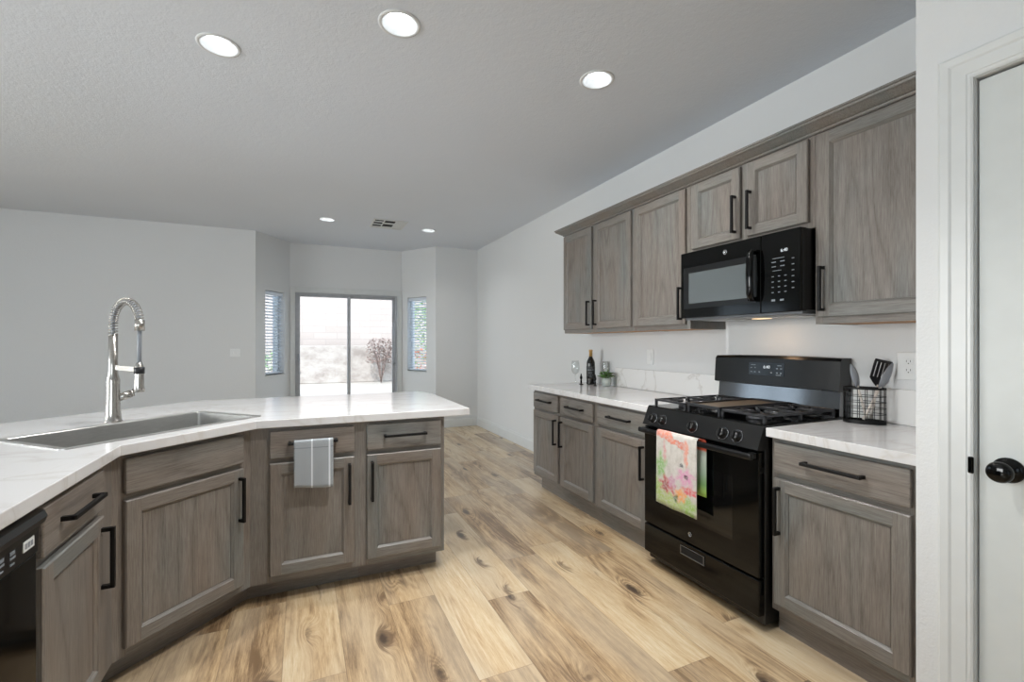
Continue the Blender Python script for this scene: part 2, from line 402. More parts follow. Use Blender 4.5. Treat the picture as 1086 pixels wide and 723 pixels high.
def prism(bm, poly, z0, z1, mat=0, holes=(), bev=0):
    """vertical prism over a 2-d polygon with optional holes"""
    loops = [poly] + list(holes)
    b = bmesh.new(); el = []
    for lp in loops:
        vs = [b.verts.new((p[0], p[1], z0)) for p in lp]
        for i in range(len(vs)): el.append(b.edges.new((vs[i], vs[(i + 1) % len(vs)])))
    bmesh.ops.triangle_fill(b, edges=el, use_beauty=True, use_dissolve=False)
    r = bmesh.ops.extrude_face_region(b, geom=list(b.faces))
    for g in r['geom']:
        if isinstance(g, bmesh.types.BMVert): g.co.z = z1
    bmesh.ops.recalc_face_normals(b, faces=list(b.faces))
    if bev:
        es = [e_ for e_ in b.edges if len(e_.link_faces) == 2 and e_.calc_face_angle() > 0.5 and abs(e_.verts[0].co.z - e_.verts[1].co.z) < 1e-6]
        bmesh.ops.bevel(b, geom=es, offset=bev, segments=2, affect='EDGES', profile=0.5)
    for f_ in b.faces: f_.material_index = mat
    merge(bm, b)
def sweep_profile(bm, prof, path, mat=0):
    """prof = (out, z) points closed polygon; path = list of 2-d points; out = left normal side; mitred"""
    n = len(path); rings = []
    for i, p in enumerate(path):
        p = Vector(p)
        d1 = (Vector(path[i]) - Vector(path[i - 1])).normalized() if i > 0 else None
        d2 = (Vector(path[i + 1]) - Vector(path[i])).normalized() if i < n - 1 else None
        if d1 is None: d1 = d2
        if d2 is None: d2 = d1
        n1 = Vector((-d1.y, d1.x)); n2 = Vector((-d2.y, d2.x)); m = (n1 + n2).normalized(); k = 1 / max(0.2, m.dot(n1))
        rings.append([bm.verts.new((p.x + m.x * o * k, p.y + m.y * o * k, z)) for (o, z) in prof])
    L = len(prof)
    for A, B in zip(rings[:-1], rings[1:]):
        for k in range(L):
            f_ = bm.faces.new((A[k], A[(k + 1) % L], B[(k + 1) % L], B[k])); f_.material_index = mat
    bm.faces.new(rings[0]).material_index = mat; bm.faces.new(rings[-1][::-1]).material_index = mat
def obj(name, bm, mats, parent=None, loc=None, rotz=None, fixn=True):
    if fixn: bmesh.ops.recalc_face_normals(bm, faces=list(bm.faces))
    me = bpy.data.meshes.new(name); bm.to_mesh(me); bm.free()
    for m in (mats if isinstance(mats, (list, tuple)) else [mats]): me.materials.append(m)
    o = bpy.data.objects.new(name, me); COL.objects.link(o)
    if parent: o.parent = parent
    if loc is not None: o.location = loc
    if rotz is not None: o.rotation_euler = (0, 0, rotz)
    return o
def tag(o, label=None, cat=None, group=None, kind=None):
    if label: o['label'] = label
    if cat: o['category'] = cat
    if group: o['group'] = group
    if kind: o['kind'] = kind
    return o
def thing(name, label, cat, loc=(0, 0, 0), rotz=0.0, group=None):
    o = bpy.data.objects.new(name, None); COL.objects.link(o); o.empty_display_size = 0.1
    o.location = loc; o.rotation_euler = (0, 0, rotz)
    return tag(o, label, cat, group)
def struct(name, bm, mats, **k):
    return tag(obj(name, bm, mats, **k), kind='structure')
def copy_tree(o, parent=None):
    c_ = o.copy(); COL.objects.link(c_)
    if parent: c_.parent = parent
    for ch in list(o.children): copy_tree(ch, c_)
    return c_
def bxo(name, m, parent, *a, **k):
    b = bm_new(); box(b, *a, **k); return obj(name, b, m, parent)

# ------------------------------------------------------------------ room shell
W = 2.51; BY = 6.87; CZ = 2.746; XL = -6.0; YF = -2.8
BAY = [(-0.55, 6.87), (-0.16, 7.48), (1.45, 7.48), (1.84, 6.87)]
CANS = [(-0.373, 2.676), (0.408, 2.155), (1.494, 2.16), (0.271, 5.90), (1.496, 5.94)]
CANS_ADDED = [(0.62, 1.45), (-3.6, 2.0), (-3.6, 5.0), (-3.6, -0.8), (0.6, -1.8)]  # unseen cans added to brighten the kitchen and living side

# floor with real plank layout
bm = bm_new(); uvl = bm.loops.layers.uv.new('plank_uv')
la = bm.loops.layers.float_vector.new('plank'); ll = bm.loops.layers.float.new('plen')
PW = 0.2285; L0 = 1.22
known = {2: 1.66, 3: 2.16, 5: 2.62, -1: 1.92, 0: 2.9, 1: 1.10, 4: 1.30}
tones = {(2, 1): 0.9, (3, 0): 0.1, (-1, 1): 0.75}
i0 = int((XL - 0.158) // PW) - 1; i1 = int((W - 0.158) // PW) + 2
for i in range(i0, i1):
    x0 = 0.158 + i * PW; x1 = x0 + PW
    offs = known.get(i, random.uniform(0, L0))
    k0 = int((YF - offs) // L0) - 1
    k = k0
    while offs + k * L0 < 7.6:
        y0 = offs + k * L0; y1 = y0 + L0
        r1, r2 = random.random(), random.random()
        tone = random.random()
        if i == 2 and k == 0: tone = 0.95
        if i == 3 and k == -1: tone = 0.12
        if i == 5 and k == -1: tone = 0.9
        if i == 0: tone = 0.35
        if i == -1 and k == 0: tone = 0.8
        X0, X1 = max(x0, XL), min(x1, W); Y0, Y1 = max(y0, YF), min(y1, 7.5)
        if X1 > X0 + 1e-4 and Y1 > Y0 + 1e-4:
            f_ = bm.faces.new([bm.verts.new((a, b, 0)) for a, b in ((X0, Y0), (X1, Y0), (X1, Y1), (X0, Y1))])
            for lp in f_.loops:
                lp[uvl].uv = (lp.vert.co.x - x0, lp.vert.co.y - y0); lp[la] = Vector((r1, r2, tone)); lp[ll] = L0
        k += 1
struct('floor', bm, M['floor'], fixn=False)
bm = bm_new(); box(bm, XL - .2, W + .2, YF - .2, 7.7, -0.15, -0.004); struct('floor_slab', bm, M['concrete'])

def circ(c_, r, n=40): return [(c_[0] + r * math.cos(2 * PI * k / n), c_[1] + r * math.sin(2 * PI * k / n)) for k in range(n)]
bm = bm_new()
outer = [(XL, YF), (W, YF), (W, BY), BAY[3], BAY[2], BAY[1], BAY[0], (XL, BY)]
prism(bm, outer, CZ, CZ + 0.012, holes=[circ(c_, 0.081) for c_ in CANS + CANS_ADDED])
struct('ceiling', bm, M['ceiling'])
bm = bm_new(); box(bm, XL - .3, W + .3, YF - .3, 8.0, 2.95, 3.1); struct('roof_slab', bm, M['concrete'])

TH = 0.15
def wall(name, p0, p1, openings=(), z0=0.0, z1=2.95, ext=(0, 0), th=TH, mat=None):
    p0, p1 = Vector(p0), Vector(p1); d = p1 - p0; L = d.length
    bm = bm_new(); xs = -ext[0]
    for (a, b, c0, c1) in sorted(openings):
        box(bm, xs, a, 0, th, z0, z1)
        if c0 > z0: box(bm, a, b, 0, th, z0, c0)
        if c1 < z1: box(bm, a, b, 0, th, c1, z1)
        xs = b
    box(bm, xs, L + ext[1], 0, th, z0, z1)
    return struct(name, bm, mat or M['wall'], loc=(p0.x, p0.y, 0), rotz=math.atan2(d.y, d.x))
wall('wall_back', (XL, BY), BAY[0], [(0.35, 2.45, 0.05, 2.15)], ext=(TH, 0))
wall('wall_bay_left', BAY[0], BAY[1], [(0.19, 0.60, 0.85, 2.0)])
wall('wall_bay_back', BAY[1], BAY[2], [(0.07, 1.54, 0.0, 2.03)], ext=(.08, .08))
wall('wall_bay_right', BAY[2], BAY[3], [(0.124, 0.534, 0.85, 2.0)])
wall('wall_back_right', BAY[3], (W, BY), ext=(0, TH))
wall('wall_right', (W, BY), (W, YF), ext=(0, TH))
wall('wall_front', (W, YF), (XL, YF), [(4.2, 6.8, 0.5, 2.2)], ext=(0, TH))
wall('wall_left', (XL, YF), (XL, BY), [(3.5, 6.3, 0.5, 2.4)], ext=(0, 0))
# pantry walls: the face with the door and the short return beside the counter
PX = 1.745; PY = 0.802
wall('wall_pantry', (PX, PY - 0.10), (PX, YF), [(0.04, 0.80, 0.0, 2.035)], th=0.12)
bm = bm_new(); box(bm, PX, W - 0.002, PY - 0.10, PY, 0, 2.745, bev=0.0)
struct('wall_pantry_return', bm, M['wall'])

def baseboard(name, path, h=0.14, t_=0.014):
    bm = bm_new()
    sweep_profile(bm, [(0, 0.001), (-t_, 0.001), (-t_, h - 0.03), (-t_ * 0.55, h - 0.012), (-t_ * 0.5, h), (0, h)], path)
    return struct(name, bm, M['trim'])
e = 0.001
baseboard('baseboard_back', [(XL, BY - e), (BAY[0][0] + .001, BY - e), (BAY[1][0] - .0, BAY[1][1] - e)])
baseboard('baseboard_right', [(1.45, 7.479), (BAY[3][0], BY - e), (W - e, BY - e), (W - e, 3.80)])
baseboard('baseboard_left', [(XL + e, YF), (XL + e, BY)])

# sliding door in the bay
def frame_rect(bm, x0, x1, y0, y1, z0, z1, wx, wz0=None, wz1=None, bev=0.002, mat=0):
    wz0 = wx if wz0 is None else wz0; wz1 = wx if wz1 is None else wz1
    box(bm, x0, x0 + wx, y0, y1, z0, z1, mat, bev); box(bm, x1 - wx, x1, y0, y1, z0, z1, mat, bev)
    if wz1 > 0: box(bm, x0 + wx, x1 - wx, y0, y1, z1 - wz1, z1, mat, bev)
    if wz0 > 0: box(bm, x0 + wx, x1 - wx, y0, y1, z0, z0 + wz0, mat, bev)
sx0, sx1 = BAY[1][0] + 0.07, BAY[1][0] + 1.54
D = tag(bpy.data.objects.new('door_1', None), kind='structure'); COL.objects.link(D); D.location = (0, 7.48, 0)
bm = bm_new(); frame_rect(bm, sx0, sx1, 0.03, 0.13, 0.0, 2.03, 0.022, 0.03, 0.022); obj('outer_frame', bm, M['alu'], D)
mid = 0.655
for nm, a, b, y in (('sliding_panel', sx0 + .022, mid + .025, 0.045), ('fixed_panel', mid - .02, sx1 - .022, 0.085)):
    bm = bm_new(); frame_rect(bm, a, b, y, y + 0.032, 0.03, 2.008, 0.042, 0.07, 0.035); p_ = obj(nm, bm, M['alu'], D)
    bxo('pane', M['pane'], p_, a + .04, b - .04, y + .013, y + .018, 0.09, 1.98)
bm = bm_new(); box(bm, sx0 + .03, sx0 + .055, 0.035, 0.046, 0.93, 1.13, bev=.004)
tube(bm, [(sx0 + .045, .04, .95), (sx0 + .045, .0, .97), (sx0 + .045, .0, 1.09), (sx0 + .045, .04, 1.11)], 0.008, 8)
tube(bm, [(sx0 + .045, .04, .86), (sx0 + .06, .012, .83), (sx0 + .08, .012, .86)], 0.006, 8)
obj('door_handle', bm, M['alu'], D)
bm = bm_new(); tube(bm, [(sx1 - .035, .08, .95), (sx1 - .035, .03, .99), (sx1 - .035, .03, 1.58), (sx1 - .035, .08, 1.62)], 0.011, 8); obj('pull_bar', bm, M['alu'], D)
bm = bm_new()
frame_rect(bm, sx0 - .068, sx1 + .068, -0.016, 0.0, 0.0, 2.03 + 0.085, 0.068, 0, 0.085, bev=0.003)
frame_rect(bm, sx0 - .012, sx1 + .012, -0.019, 0.0, 0.0, 2.03 + 0.012, 0.012, 0, 0.012, bev=0.002)
obj('casing', bm, M['trim'], D)

# narrow bay windows with blinds
def bay_window(n, p0, p1, s0, s1, side):
    p0, p1 = Vector(p0), Vector(p1); d = p1 - p0; rz = math.atan2(d.y, d.x)
    o = tag(bpy.data.objects.new(f'window_{n}', None), kind='structure'); COL.objects.link(o); o.location = (p0.x, p0.y, 0); o.rotation_euler = (0, 0, rz)
    bm = bm_new(); frame_rect(bm, s0, s1, 0.085, 0.135, 0.85, 2.0, 0.03, bev=0.003); obj('window_frame', bm, M['vinyl'], o)
    bxo('pane', M['pane'], o, s0 + .03, s1 - .03, 0.108, 0.113, 0.88, 1.97)
    bm = bm_new(); box(bm, s0 - .012, s1 + .012, -0.012, 0.10, 0.838, 0.85, bev=0.003); obj('window_sill', bm, M['trim'], o)
    lab = {'left': 'white horizontal blind in the narrow bay window left of the sliding door', 'right': 'white horizontal blind in the narrow bay window right of the sliding door'}[side]
    b = thing('window_blind', lab, 'blind', (p0.x, p0.y, 0), rz, 'blinds in the bay windows')
    bxo('headrail', M['blind'], b, s0 + .006, s1 - .006, 0.02, 0.07, 1.945, 1.995, bev=.004)
    bm = bm_new(); z = 1.925; a = math.radians(14)
    while z > 0.90:
        dy, dz = 0.024 * math.cos(a), 0.024 * math.sin(a)
        vs = [bm.verts.new(q) for q in ((s0 + .01, .045 - dy, z + dz), (s1 - .01, .045 - dy, z + dz), (s1 - .01, .045 + dy, z - dz), (s0 + .01, .045 + dy, z - dz))]
        r = bmesh.ops.extrude_face_region(bm, geom=[bm.faces.new(vs)])
        for g in r['geom']:
            if isinstance(g, bmesh.types.BMVert): g.co.z -= 0.0028
        z -= 0.042
    obj('slats', bm, M['blind'], b)
    bxo('bottom_rail', M['blind'], b, s0 + .008, s1 - .008, 0.02, 0.07, 0.862, 0.884, bev=.004)
    bm = bm_new()
    for s_ in (s0 + .07, s1 - .07): tube(bm, [(s_, 0.018, 1.95), (s_, 0.018, 0.88)], 0.0015, 6)
    obj('ladder_cord', bm, M['blind'], b)
bay_window(1, BAY[0], BAY[1], 0.19, 0.60, 'left')
bay_window(2, BAY[2], BAY[3], 0.124, 0.534, 'right')
# windows outside the view that bring daylight in
def big_window(n, loc, rz, x0, x1, z0, z1):
    o = tag(bpy.data.objects.new(f'window_{n}', None), kind='structure'); COL.objects.link(o); o.location = loc; o.rotation_euler = (0, 0, rz)
    bm = bm_new(); frame_rect(bm, x0, x1, 0.06, 0.11, z0, z1, 0.04); box(bm, (x0 + x1) / 2 - .02, (x0 + x1) / 2 + .02, .06, .11, z0 + .04, z1 - .04)
    obj('window_frame', bm, M['vinyl'], o); bxo('pane', M['pane'], o, x0 + .04, x1 - .04, .083, .088, z0 + .04, z1 - .04)
big_window(3, (XL, BY, 0), 0, 0.35, 2.45, 0.05, 2.15)
big_window(4, (XL, YF, 0), PI / 2, 3.5, 6.3, 0.5, 2.4)
big_window(5, (W, YF, 0), PI, 4.2, 6.8, 0.5, 2.2)  # unseen window added to light the peninsula fronts

# pantry door
D = tag(bpy.data.objects.new('door_2', None), kind='structure'); COL.objects.link(D); D.location = (PX, 0, 0)
dy1 = 0.662; dy0 = -0.098
bxo('door_slab', M['door'], D, 0.012, 0.047, dy0 + .002, dy1 - .003, 0.012, 2.028, bev=0.002)
bm = bm_new()
# jamb
cprof = [(0, 0), (0, .009), (.005, .012), (.012, .0125), (.014, .0145), (.046, .0165), (.052, .020), (.070, .0215), (.077, .017), (.078, 0)]
sweep_profile(bm, cprof, [(dy0 - .001, 0), (dy0 - .001, 2.036), (dy1 + .001, 2.036), (dy1 + .001, 0)])
for v in bm.verts: v.co = Vector((-v.co.z, v.co.x, v.co.y))
obj('casing', bm, M['trim'], D)
bm = bm_new()
def lathe_x(bm, prof, cx, cy, cz, seg=32, mat=0):
    b = bmesh.new(); lathe(b, prof, seg, mat=mat)
    for v in b.verts: v.co = Vector((cx - v.co.z, cy + v.co.x, cz + v.co.y))
    merge(bm, b)
kz = 0.935; ky = 0.597
lathe_x(bm, [(0, 0), (0.034, 0), (0.034, 0.006), (0.026, 0.010), (0.013, 0.012), (0.012, 0.028), (0.018, 0.034), (0.027, 0.044), (0.0285, 0.054), (0.025, 0.064), (0.020, 0.067), (0.0, 0.067)], 0.012, ky, kz)
obj('door_knob', bm, M['gloss'], D)
bm = bm_new(); box(bm, -0.0150, -0.006, dy1 - 0.001, dy1 + 0.012, kz - 0.024, kz + 0.024, bev=.0042, seg=3); obj('strike_plate', bm, M['gloss'], D)

# ------------------------------------------------------------------ ceiling lights and vent
def recessed_can(c_, label, power, detail=True):
    t_ = thing('recessed_light', label, 'ceiling light', (c_[0], c_[1], CZ), 0, 'round recessed ceiling lights')
    bm = bm_new(); lathe(bm, [(0.079, 0.003), (0.096, -0.0005), (0.095, -0.004), (0.086, -0.006), (0.078, -0.004)], 48, closed=True); obj('trim_ring', bm, M['reflector'], t_)
    bm = bm_new(); lathe(bm, [(0.079, -0.001), (0.070, 0.016), (0.060, 0.030), (0.056, 0.034), (0.0, 0.034), (0.0, 0.038), (0.060, 0.038), (0.084, 0.0)], 48, closed=False)
    obj('reflector', bm, M['reflector'], t_)
    bm = bm_new(); lathe(bm, [(0.0, 0.026), (0.048, 0.028), (0.050, 0.0325), (0.0, 0.0325)], 40); obj('lens', bm, M['lens'], t_)
    light('lamp', 'AREA', (0, 0, -0.001), (0, 0, 0), power, (1.0, 0.985, 0.96), 0.10, shape='DISK', parent=t_, spread=math.radians(104 if c_ == (0.62, 1.45) else 130))
    return t_
for c_, lb in zip(CANS, ['recessed ceiling light at the left, above the sink corner', 'recessed ceiling light nearest the top edge, between the sink and the range', 'recessed ceiling light nearest the wall cabinets', 'small far recessed light left of the ceiling vent', 'small far recessed light right of the ceiling vent']):
    recessed_can(c_, lb, CAN_POWER * (0.40 if c_[1] > 4 else 1.0))
for c_, lb in zip(CANS_ADDED, ['added unseen ceiling light overhead in the kitchen aisle', 'added unseen living room light nearest the left wall window', 'added unseen living room light toward the back window', 'added unseen living room light toward the front', 'added unseen ceiling light behind the kitchen aisle']):
    recessed_can(c_, lb, CAN_POWER * (1.6 if c_ == (0.62, 1.45) else 0.3))
v_ = thing('ceiling_vent', 'white rectangular ceiling vent with louvred slots in front of the bay', 'vent', (0.965, 5.82, CZ))
bm = bm_new(); frame_rect(bm, -0.20, 0.20, -0.20, 0.20, -0.012, -0.001, 0.022); 
bm.free(); bm = bm_new()
for a in ((-0.20, -0.178, -0.21, 0.21), (0.178, 0.20, -0.21, 0.21), (-0.178, 0.178, -0.21, -0.188), (-0.178, 0.178, 0.188, 0.21), (-0.075, -0.062, -0.188, 0.188), (0.062, 0.075, -0.188, 0.188)):
    box(bm, a[0], a[1], a[2], a[3], -0.012, -0.001, bev=.002)
obj('vent_frame', bm, M['trim'], v_)
bxo('duct_opening', M['darkgap'], v_, -0.178, 0.178, -0.188, 0.188, -0.004, -0.001)
bm = bm_new()
for sx_, (a, b) in enumerate(((-0.178, -0.075), (-0.062, 0.062), (0.075, 0.178))):
    nn = (3, 2, 3)[sx_]
    for k in range(nn):
        y_ = -0.188 + (k + 1) * 0.376 / (nn + 0) - 0.02
        box(bm, a, b, y_ - 0.035 if sx_ != 1 else y_ - 0.05, y_, -0.011, -0.005)
    if sx_ == 2: box(bm, a, b, -0.17, 0.17, -0.0095, -0.0055)
obj('louvres', bm, M['trim'], v_)

# ------------------------------------------------------------------ cabinets
DR0, DR1, DO0, DO1 = 0.716, 0.850, 0.140, 0.692
BOX0, BOX1 = 0.105, 0.869
KT = 0.909
def panel_door(parent, x0, x1, z0, z1, yf=-0.021, st=0.052, name='door', label=None):
    """framed door: stiles, rails, sloped sticking and a recessed panel (front towards -y)"""
    th = 0.019; yb = yf + th; b = bm_new()
    e1 = 0.004; sl = 0.010; rc = 0.0105
    def quad(ps, mat):
        f_ = b.faces.new([b.verts.new(p) for p in ps]); f_.material_index = mat
    X0, X1, Z0, Z1 = x0, x1, z0, z1
    def ring(ya, m0, yb_, m1, mats):
        # ring between rect inset m0 at depth ya and rect inset m1 at depth yb_
        A = [(X0 + m0, ya, Z0 + m0), (X1 - m0, ya, Z0 + m0), (X1 - m0, ya, Z1 - m0), (X0 + m0, ya, Z1 - m0)]
        B = [(X0 + m1, yb_, Z0 + m1), (X1 - m1, yb_, Z0 + m1), (X1 - m1, yb_, Z1 - m1), (X0 + m1, yb_, Z1 - m1)]
        for k in range(4):
            k2 = (k + 1) % 4; quad([A[k], A[k2], B[k2], B[k]], mats[k])
    hv = [1, 0, 1, 0]
    ring(yb, 0, yf + e1, 0, hv); ring(yf + e1, 0, yf, e1, hv)
    # stiles run full height, rails between them
    i = st
    quad([(X0 + e1, yf, Z0 + e1), (X0 + i, yf, Z0 + e1), (X0 + i, yf, Z1 - e1), (X0 + e1, yf, Z1 - e1)], 0)
    quad([(X1 - i, yf, Z0 + e1), (X1 - e1, yf, Z0 + e1), (X1 - e1, yf, Z1 - e1), (X1 - i, yf, Z1 - e1)], 0)
    quad([(X0 + i, yf, Z0 + e1), (X1 - i, yf, Z0 + e1), (X1 - i, yf, Z0 + i), (X0 + i, yf, Z0 + i)], 1)
    quad([(X0 + i, yf, Z1 - i), (X1 - i, yf, Z1 - i), (X1 - i, yf, Z1 - e1), (X0 + i, yf, Z1 - e1)], 1)
    ring(yf, i, yf + 0.003, i + 0.002, hv); ring(yf + 0.003, i + 0.002, yf + rc - 0.001, i + sl, hv); ring(yf + rc - 0.001, i + sl, yf + rc + 0.002, i + sl + 0.0005, hv); ring(yf + rc + 0.002, i + sl + 0.0005, yf + rc + 0.002, i + sl + 0.0020, hv); ring(yf + rc + 0.002, i + sl + 0.0020, yf + rc, i + sl + 0.0026, [2, 2, 2, 2])
    m = i + sl + 0.0026
    quad([(X0 + m, yf + rc, Z0 + m), (X1 - m, yf + rc, Z0 + m), (X1 - m, yf + rc, Z1 - m), (X0 + m, yf + rc, Z1 - m)], 2)
    quad([(X0, yb, Z0), (X0, yb, Z1), (X1, yb, Z1), (X1, yb, Z0)], 0)
    bmesh.ops.remove_doubles(b, verts=list(b.verts), dist=1e-5)
    o = obj(name, b, [M['oakv'], M['oakh'], M['oakp']], parent)
    return o
def drawer_front(parent, x0, x1, z0, z1, yf=-0.021, name='drawer'):
    b = bm_new(); box(b, x0, x1, yf, yf + 0.019, z0, z1, bev=0.005, seg=2); return obj(name, b, M['oakdrawer'], parent)
def bar_pull(parent, x, z, L, vert, yf=-0.021):
    b = bm_new(); s = 0.0066; so = 0.030
    if vert:
        box(b, x - s, x + s, yf - so - s, yf - so + s, z - L / 2, z + L / 2, bev=.0012)
        for q in (z - L / 2 + s, z + L / 2 - s): box(b, x - s, x + s, yf - so, yf, q - s, q + s, bev=.0008)
    else:
        box(b, x - L / 2, x + L / 2, yf - so - s, yf - so + s, z - s, z + s, bev=.0012)
        for q in (x - L / 2 + s, x + L / 2 - s): box(b, q - s, q + s, yf - so, yf, z - s, z + s, bev=.0008)
    return obj('handle', b, M['black'], parent)
DL, VL = 0.228, 0.206
def base_cabinet(label, loc, rz, width, bays, depth=0.60, x_open=(), toe=0.075, end_left=True, hv=0.555, back_open=False):
    """bays: list of (x0, x1, handle side or None, drawer handle?)"""
    t_ = thing('base_cabinet', label, 'cabinet', loc, rz, 'lower kitchen cabinets')
    b = bm_new(); T = 0.018
    if 'L' not in x_open: box(b, 0.0, T, 0.001, depth, BOX0, BOX1)
    if 'R' not in x_open: box(b, width - T, width, 0.001, depth, BOX0, BOX1)
    box(b, T, width - T, 0.02, depth, BOX0, BOX0 + T); box(b, T, width - T, depth - 0.006, depth, BOX0 + T, BOX1 - .01)
    obj('carcass', b, M['oakv'], t_)
    b = bm_new(); FR = 0.019
    ed = [0.0]
    for (a0, a1, *_) in bays: ed += [a0 + 0.012, a1 - 0.012]
    ed.append(width)
    for k in range(0, len(ed), 2): box(b, ed[k], ed[k + 1], 0.0, FR, BOX0, BOX1)
    for k in range(1, len(ed) - 1, 2):
        box(b, ed[k], ed[k + 1], 0.0, FR, BOX1 - 0.032, BOX1, 1); box(b, ed[k], ed[k + 1], 0.0, FR, DO1 - 0.01, DR0 + 0.01, 1); box(b, ed[k], ed[k + 1], 0.0, FR, BOX0, DO0 + 0.012, 1)
    obj('face_frame', b, [M['oakv'], M['oakh']], t_)
    for (a0, a1, side, dh) in bays:
        dr = drawer_front(t_, a0, a1, DR0, DR1)
        if dh: bar_pull(dr, (a0 + a1) / 2, (DR0 + DR1) / 2 + .005, DL, False)
        d_ = panel_door(t_, a0, a1, DO0, DO1)
        if side: bar_pull(d_, a0 + 0.026 if side == 'L' else a1 - 0.026, hv, VL, True)
    return t_
def toe(name_parent, x0, x1, y, h=0.104):
    return bxo('toe_kick', M['oakh'], name_parent, x0, x1, y, y + 0.016, 0.0, h)

RZ_R = -PI / 2
FX = 1.909      # face plane of the right lower cabinets
def RY(y0): return (FX, y0, 0)
ua = 3.735; ub = 2.759; uc = 2.183
A = base_cabinet('far right-hand double-door base cabinet left of the range, below the wine bottle', RY(ua), RZ_R, ua - ub,
                 [(ua - 3.715, ua - 3.283, 'R', True), (ua - 3.238, ua - 2.786, 'L', True)], toe=.05)
toe(A, 0.06, ua - ub, 0.045)
B = base_cabinet('single-door base cabinet directly left of the black range', RY(ub), RZ_R, ub - uc, [(ub - 2.731, ub - 2.215, 'R', True)])
toe(B, 0, ub - uc, 0.045)
na = 1.408; nb = 0.806
Cc = base_cabinet('near single-door base cabinet right of the range, under the utensil basket', RY(na), RZ_R, na - nb, [(na - 1.388, na - 0.884, 'L', True)])
toe(Cc, 0, na - nb, 0.045)

# peninsula run (front face y = 2.569)
PYF = 2.569; cx0 = -0.228; cx1 = 0.281; cx2 = 0.737
Pn1 = base_cabinet('left peninsula base cabinet with the grey towel on its drawer pull', (cx0, PYF, 0), 0, cx1 - cx0, [(-0.144 - cx0, 0.250 - cx0, 'R', True)], x_open=('L',))
toe(Pn1, -0.024, cx1 - cx0, 0.10)
Pn2 = base_cabinet('peninsula end base cabinet nearest the open walkway', (cx1, PYF, 0), 0, cx2 - cx1, [(0.312 - cx1, 0.715 - cx1, 'L', True)])
toe(Pn2, 0, cx2 - cx1 - 0.02, 0.10)
# diagonal sink cabinet: face plane y - x = 2.797
S2 = math.sqrt(2)
c0x = 2.569 - 2.797; c0 = (c0x, 2.569)
LBX = -0.637; c1 = (LBX, LBX + 2.797)
wd = math.hypot(c0[0] - c1[0], c0[1] - c1[1])
du0 = (c1[0] + c1[1]) / S2
Dg = base_cabinet('diagonal corner sink cabinet under the steel sink', (c1[0], c1[1], 0), PI / 4, wd, [(1.112 - du0, 1.606 - du0, 'R', False)], hv=0.552, x_open=('L', 'R'))
toe(Dg, -0.010, wd + 0.054, 0.087)
# left run: face plane x = -0.637, local x runs along +y
ly0 = 1.592
Lf = base_cabinet('narrow left-hand base cabinet between the dishwasher and the sink corner', (LBX, ly0, 0), PI / 2, c1[1] - ly0, [(1.614 - ly0, 2.025 - ly0, 'R', True)], x_open=('R',))
toe(Lf, 0.0, c1[1] - ly0 + .05, 0.07)

# wall cabinets (face plane x = 2.205)
UX = 2.205; U0, U1 = 1.372, 2.275
def wall_cabinet(label, y0, y1, z0, z1, bays, hz, doorz0, doorz1):
    width = y0 - y1
    t_ = thing('wall_cabinet', label, 'cabinet', (UX, y0, z0), RZ_R, 'upper kitchen cabinets')
    h = z1 - z0; T = 0.016; dp = W - UX - 0.002
    b = bm_new(); box(b, 0, T, 0.019, dp, 0, h); box(b, width - T, width, 0.019, dp, 0, h); box(b, T, width - T, 0.019, dp, h - T, h)
    box(b, T, width - T, dp - .006, dp, 0.001, h - T); obj('carcass', b, M['oakv'], t_)
    bxo('underside_panel', M['rawwood'], t_, T, width - T, 0.019, dp - .006, 0.001, 0.009)
    b = bm_new(); ed = [0.0]
    for (a0, a1, *_) in bays: ed += [a0 + 0.012, a1 - 0.012]
    ed.append(width)
    for k in range(0, len(ed), 2): box(b, ed[k], ed[k + 1], 0.0, 0.019, 0, h)
    for k in range(1, len(ed) - 1, 2):
        box(b, ed[k], ed[k + 1], 0, 0.019, 0, 0.045, 1); box(b, ed[k], ed[k + 1], 0, 0.019, h - 0.045, h, 1)
    obj('face_frame', b, [M['oakv'], M['oakh']], t_)
    for (a0, a1, side) in bays:
        d_ = panel_door(t_, a0, a1, doorz0 - z0, doorz1 - z0)
        bar_pull(d_, a0 + 0.026 if side == 'L' else a1 - 0.026, hz - z0, VL, True)
    return t_
y0 = 3.700
wall_cabinet('far double-door wall cabinet, leftmost of the upper row', y0, 2.716, U0, U1, [(y0 - 3.690, y0 - 3.243, 'R'), (y0 - 3.196, y0 - 2.738, 'L')], 1.532, 1.402, 2.252)
wall_cabinet('single-door wall cabinet directly left of the microwave', 2.714, 2.180, U0, U1, [(2.714 - 2.698, 2.714 - 2.208, 'R')], 1.532, 1.402, 2.252)
wall_cabinet('short double-door wall cabinet above the microwave', 2.178, 1.408, 1.828, U1, [(2.178 - 2.150, 2.178 - 1.808, 'R'), (2.178 - 1.764, 2.178 - 1.432, 'L')], 1.992, 1.856, 2.250)
wall_cabinet('large near wall cabinet right of the microwave', 1.406, 0.806, U0, U1, [(1.406 - 1.384, 1.406 - 0.830, 'L')], 1.532, 1.402, 2.252)
bm = bm_new()
cp = [(0.0, 2.262), (0.008, 2.262), (0.012, 2.268), (0.014, 2.276), (0.022, 2.280), (0.034, 2.290), (0.052, 2.306), (0.062, 2.312), (0.064, 2.324), (0.070, 2.326), (0.070, 2.338), (-0.0, 2.338)]
cp = [(o_, 2.262 + (z_ - 2.262) * 0.78) for o_, z_ in cp]
cp = [(-o_, z_) for o_, z_ in cp]
sweep_profile(bm, cp, [(UX, 0.804), (UX, 3.701), (W - .002, 3.701)][::-1] and [(W - .002, 3.701 + 0.0), (UX - 0.001, 3.701), (UX - 0.001, 0.806)])
tag(obj('crown_molding', bm, M['oakh']), 'dark stained crown molding along the top of the wall cabinets', 'molding')

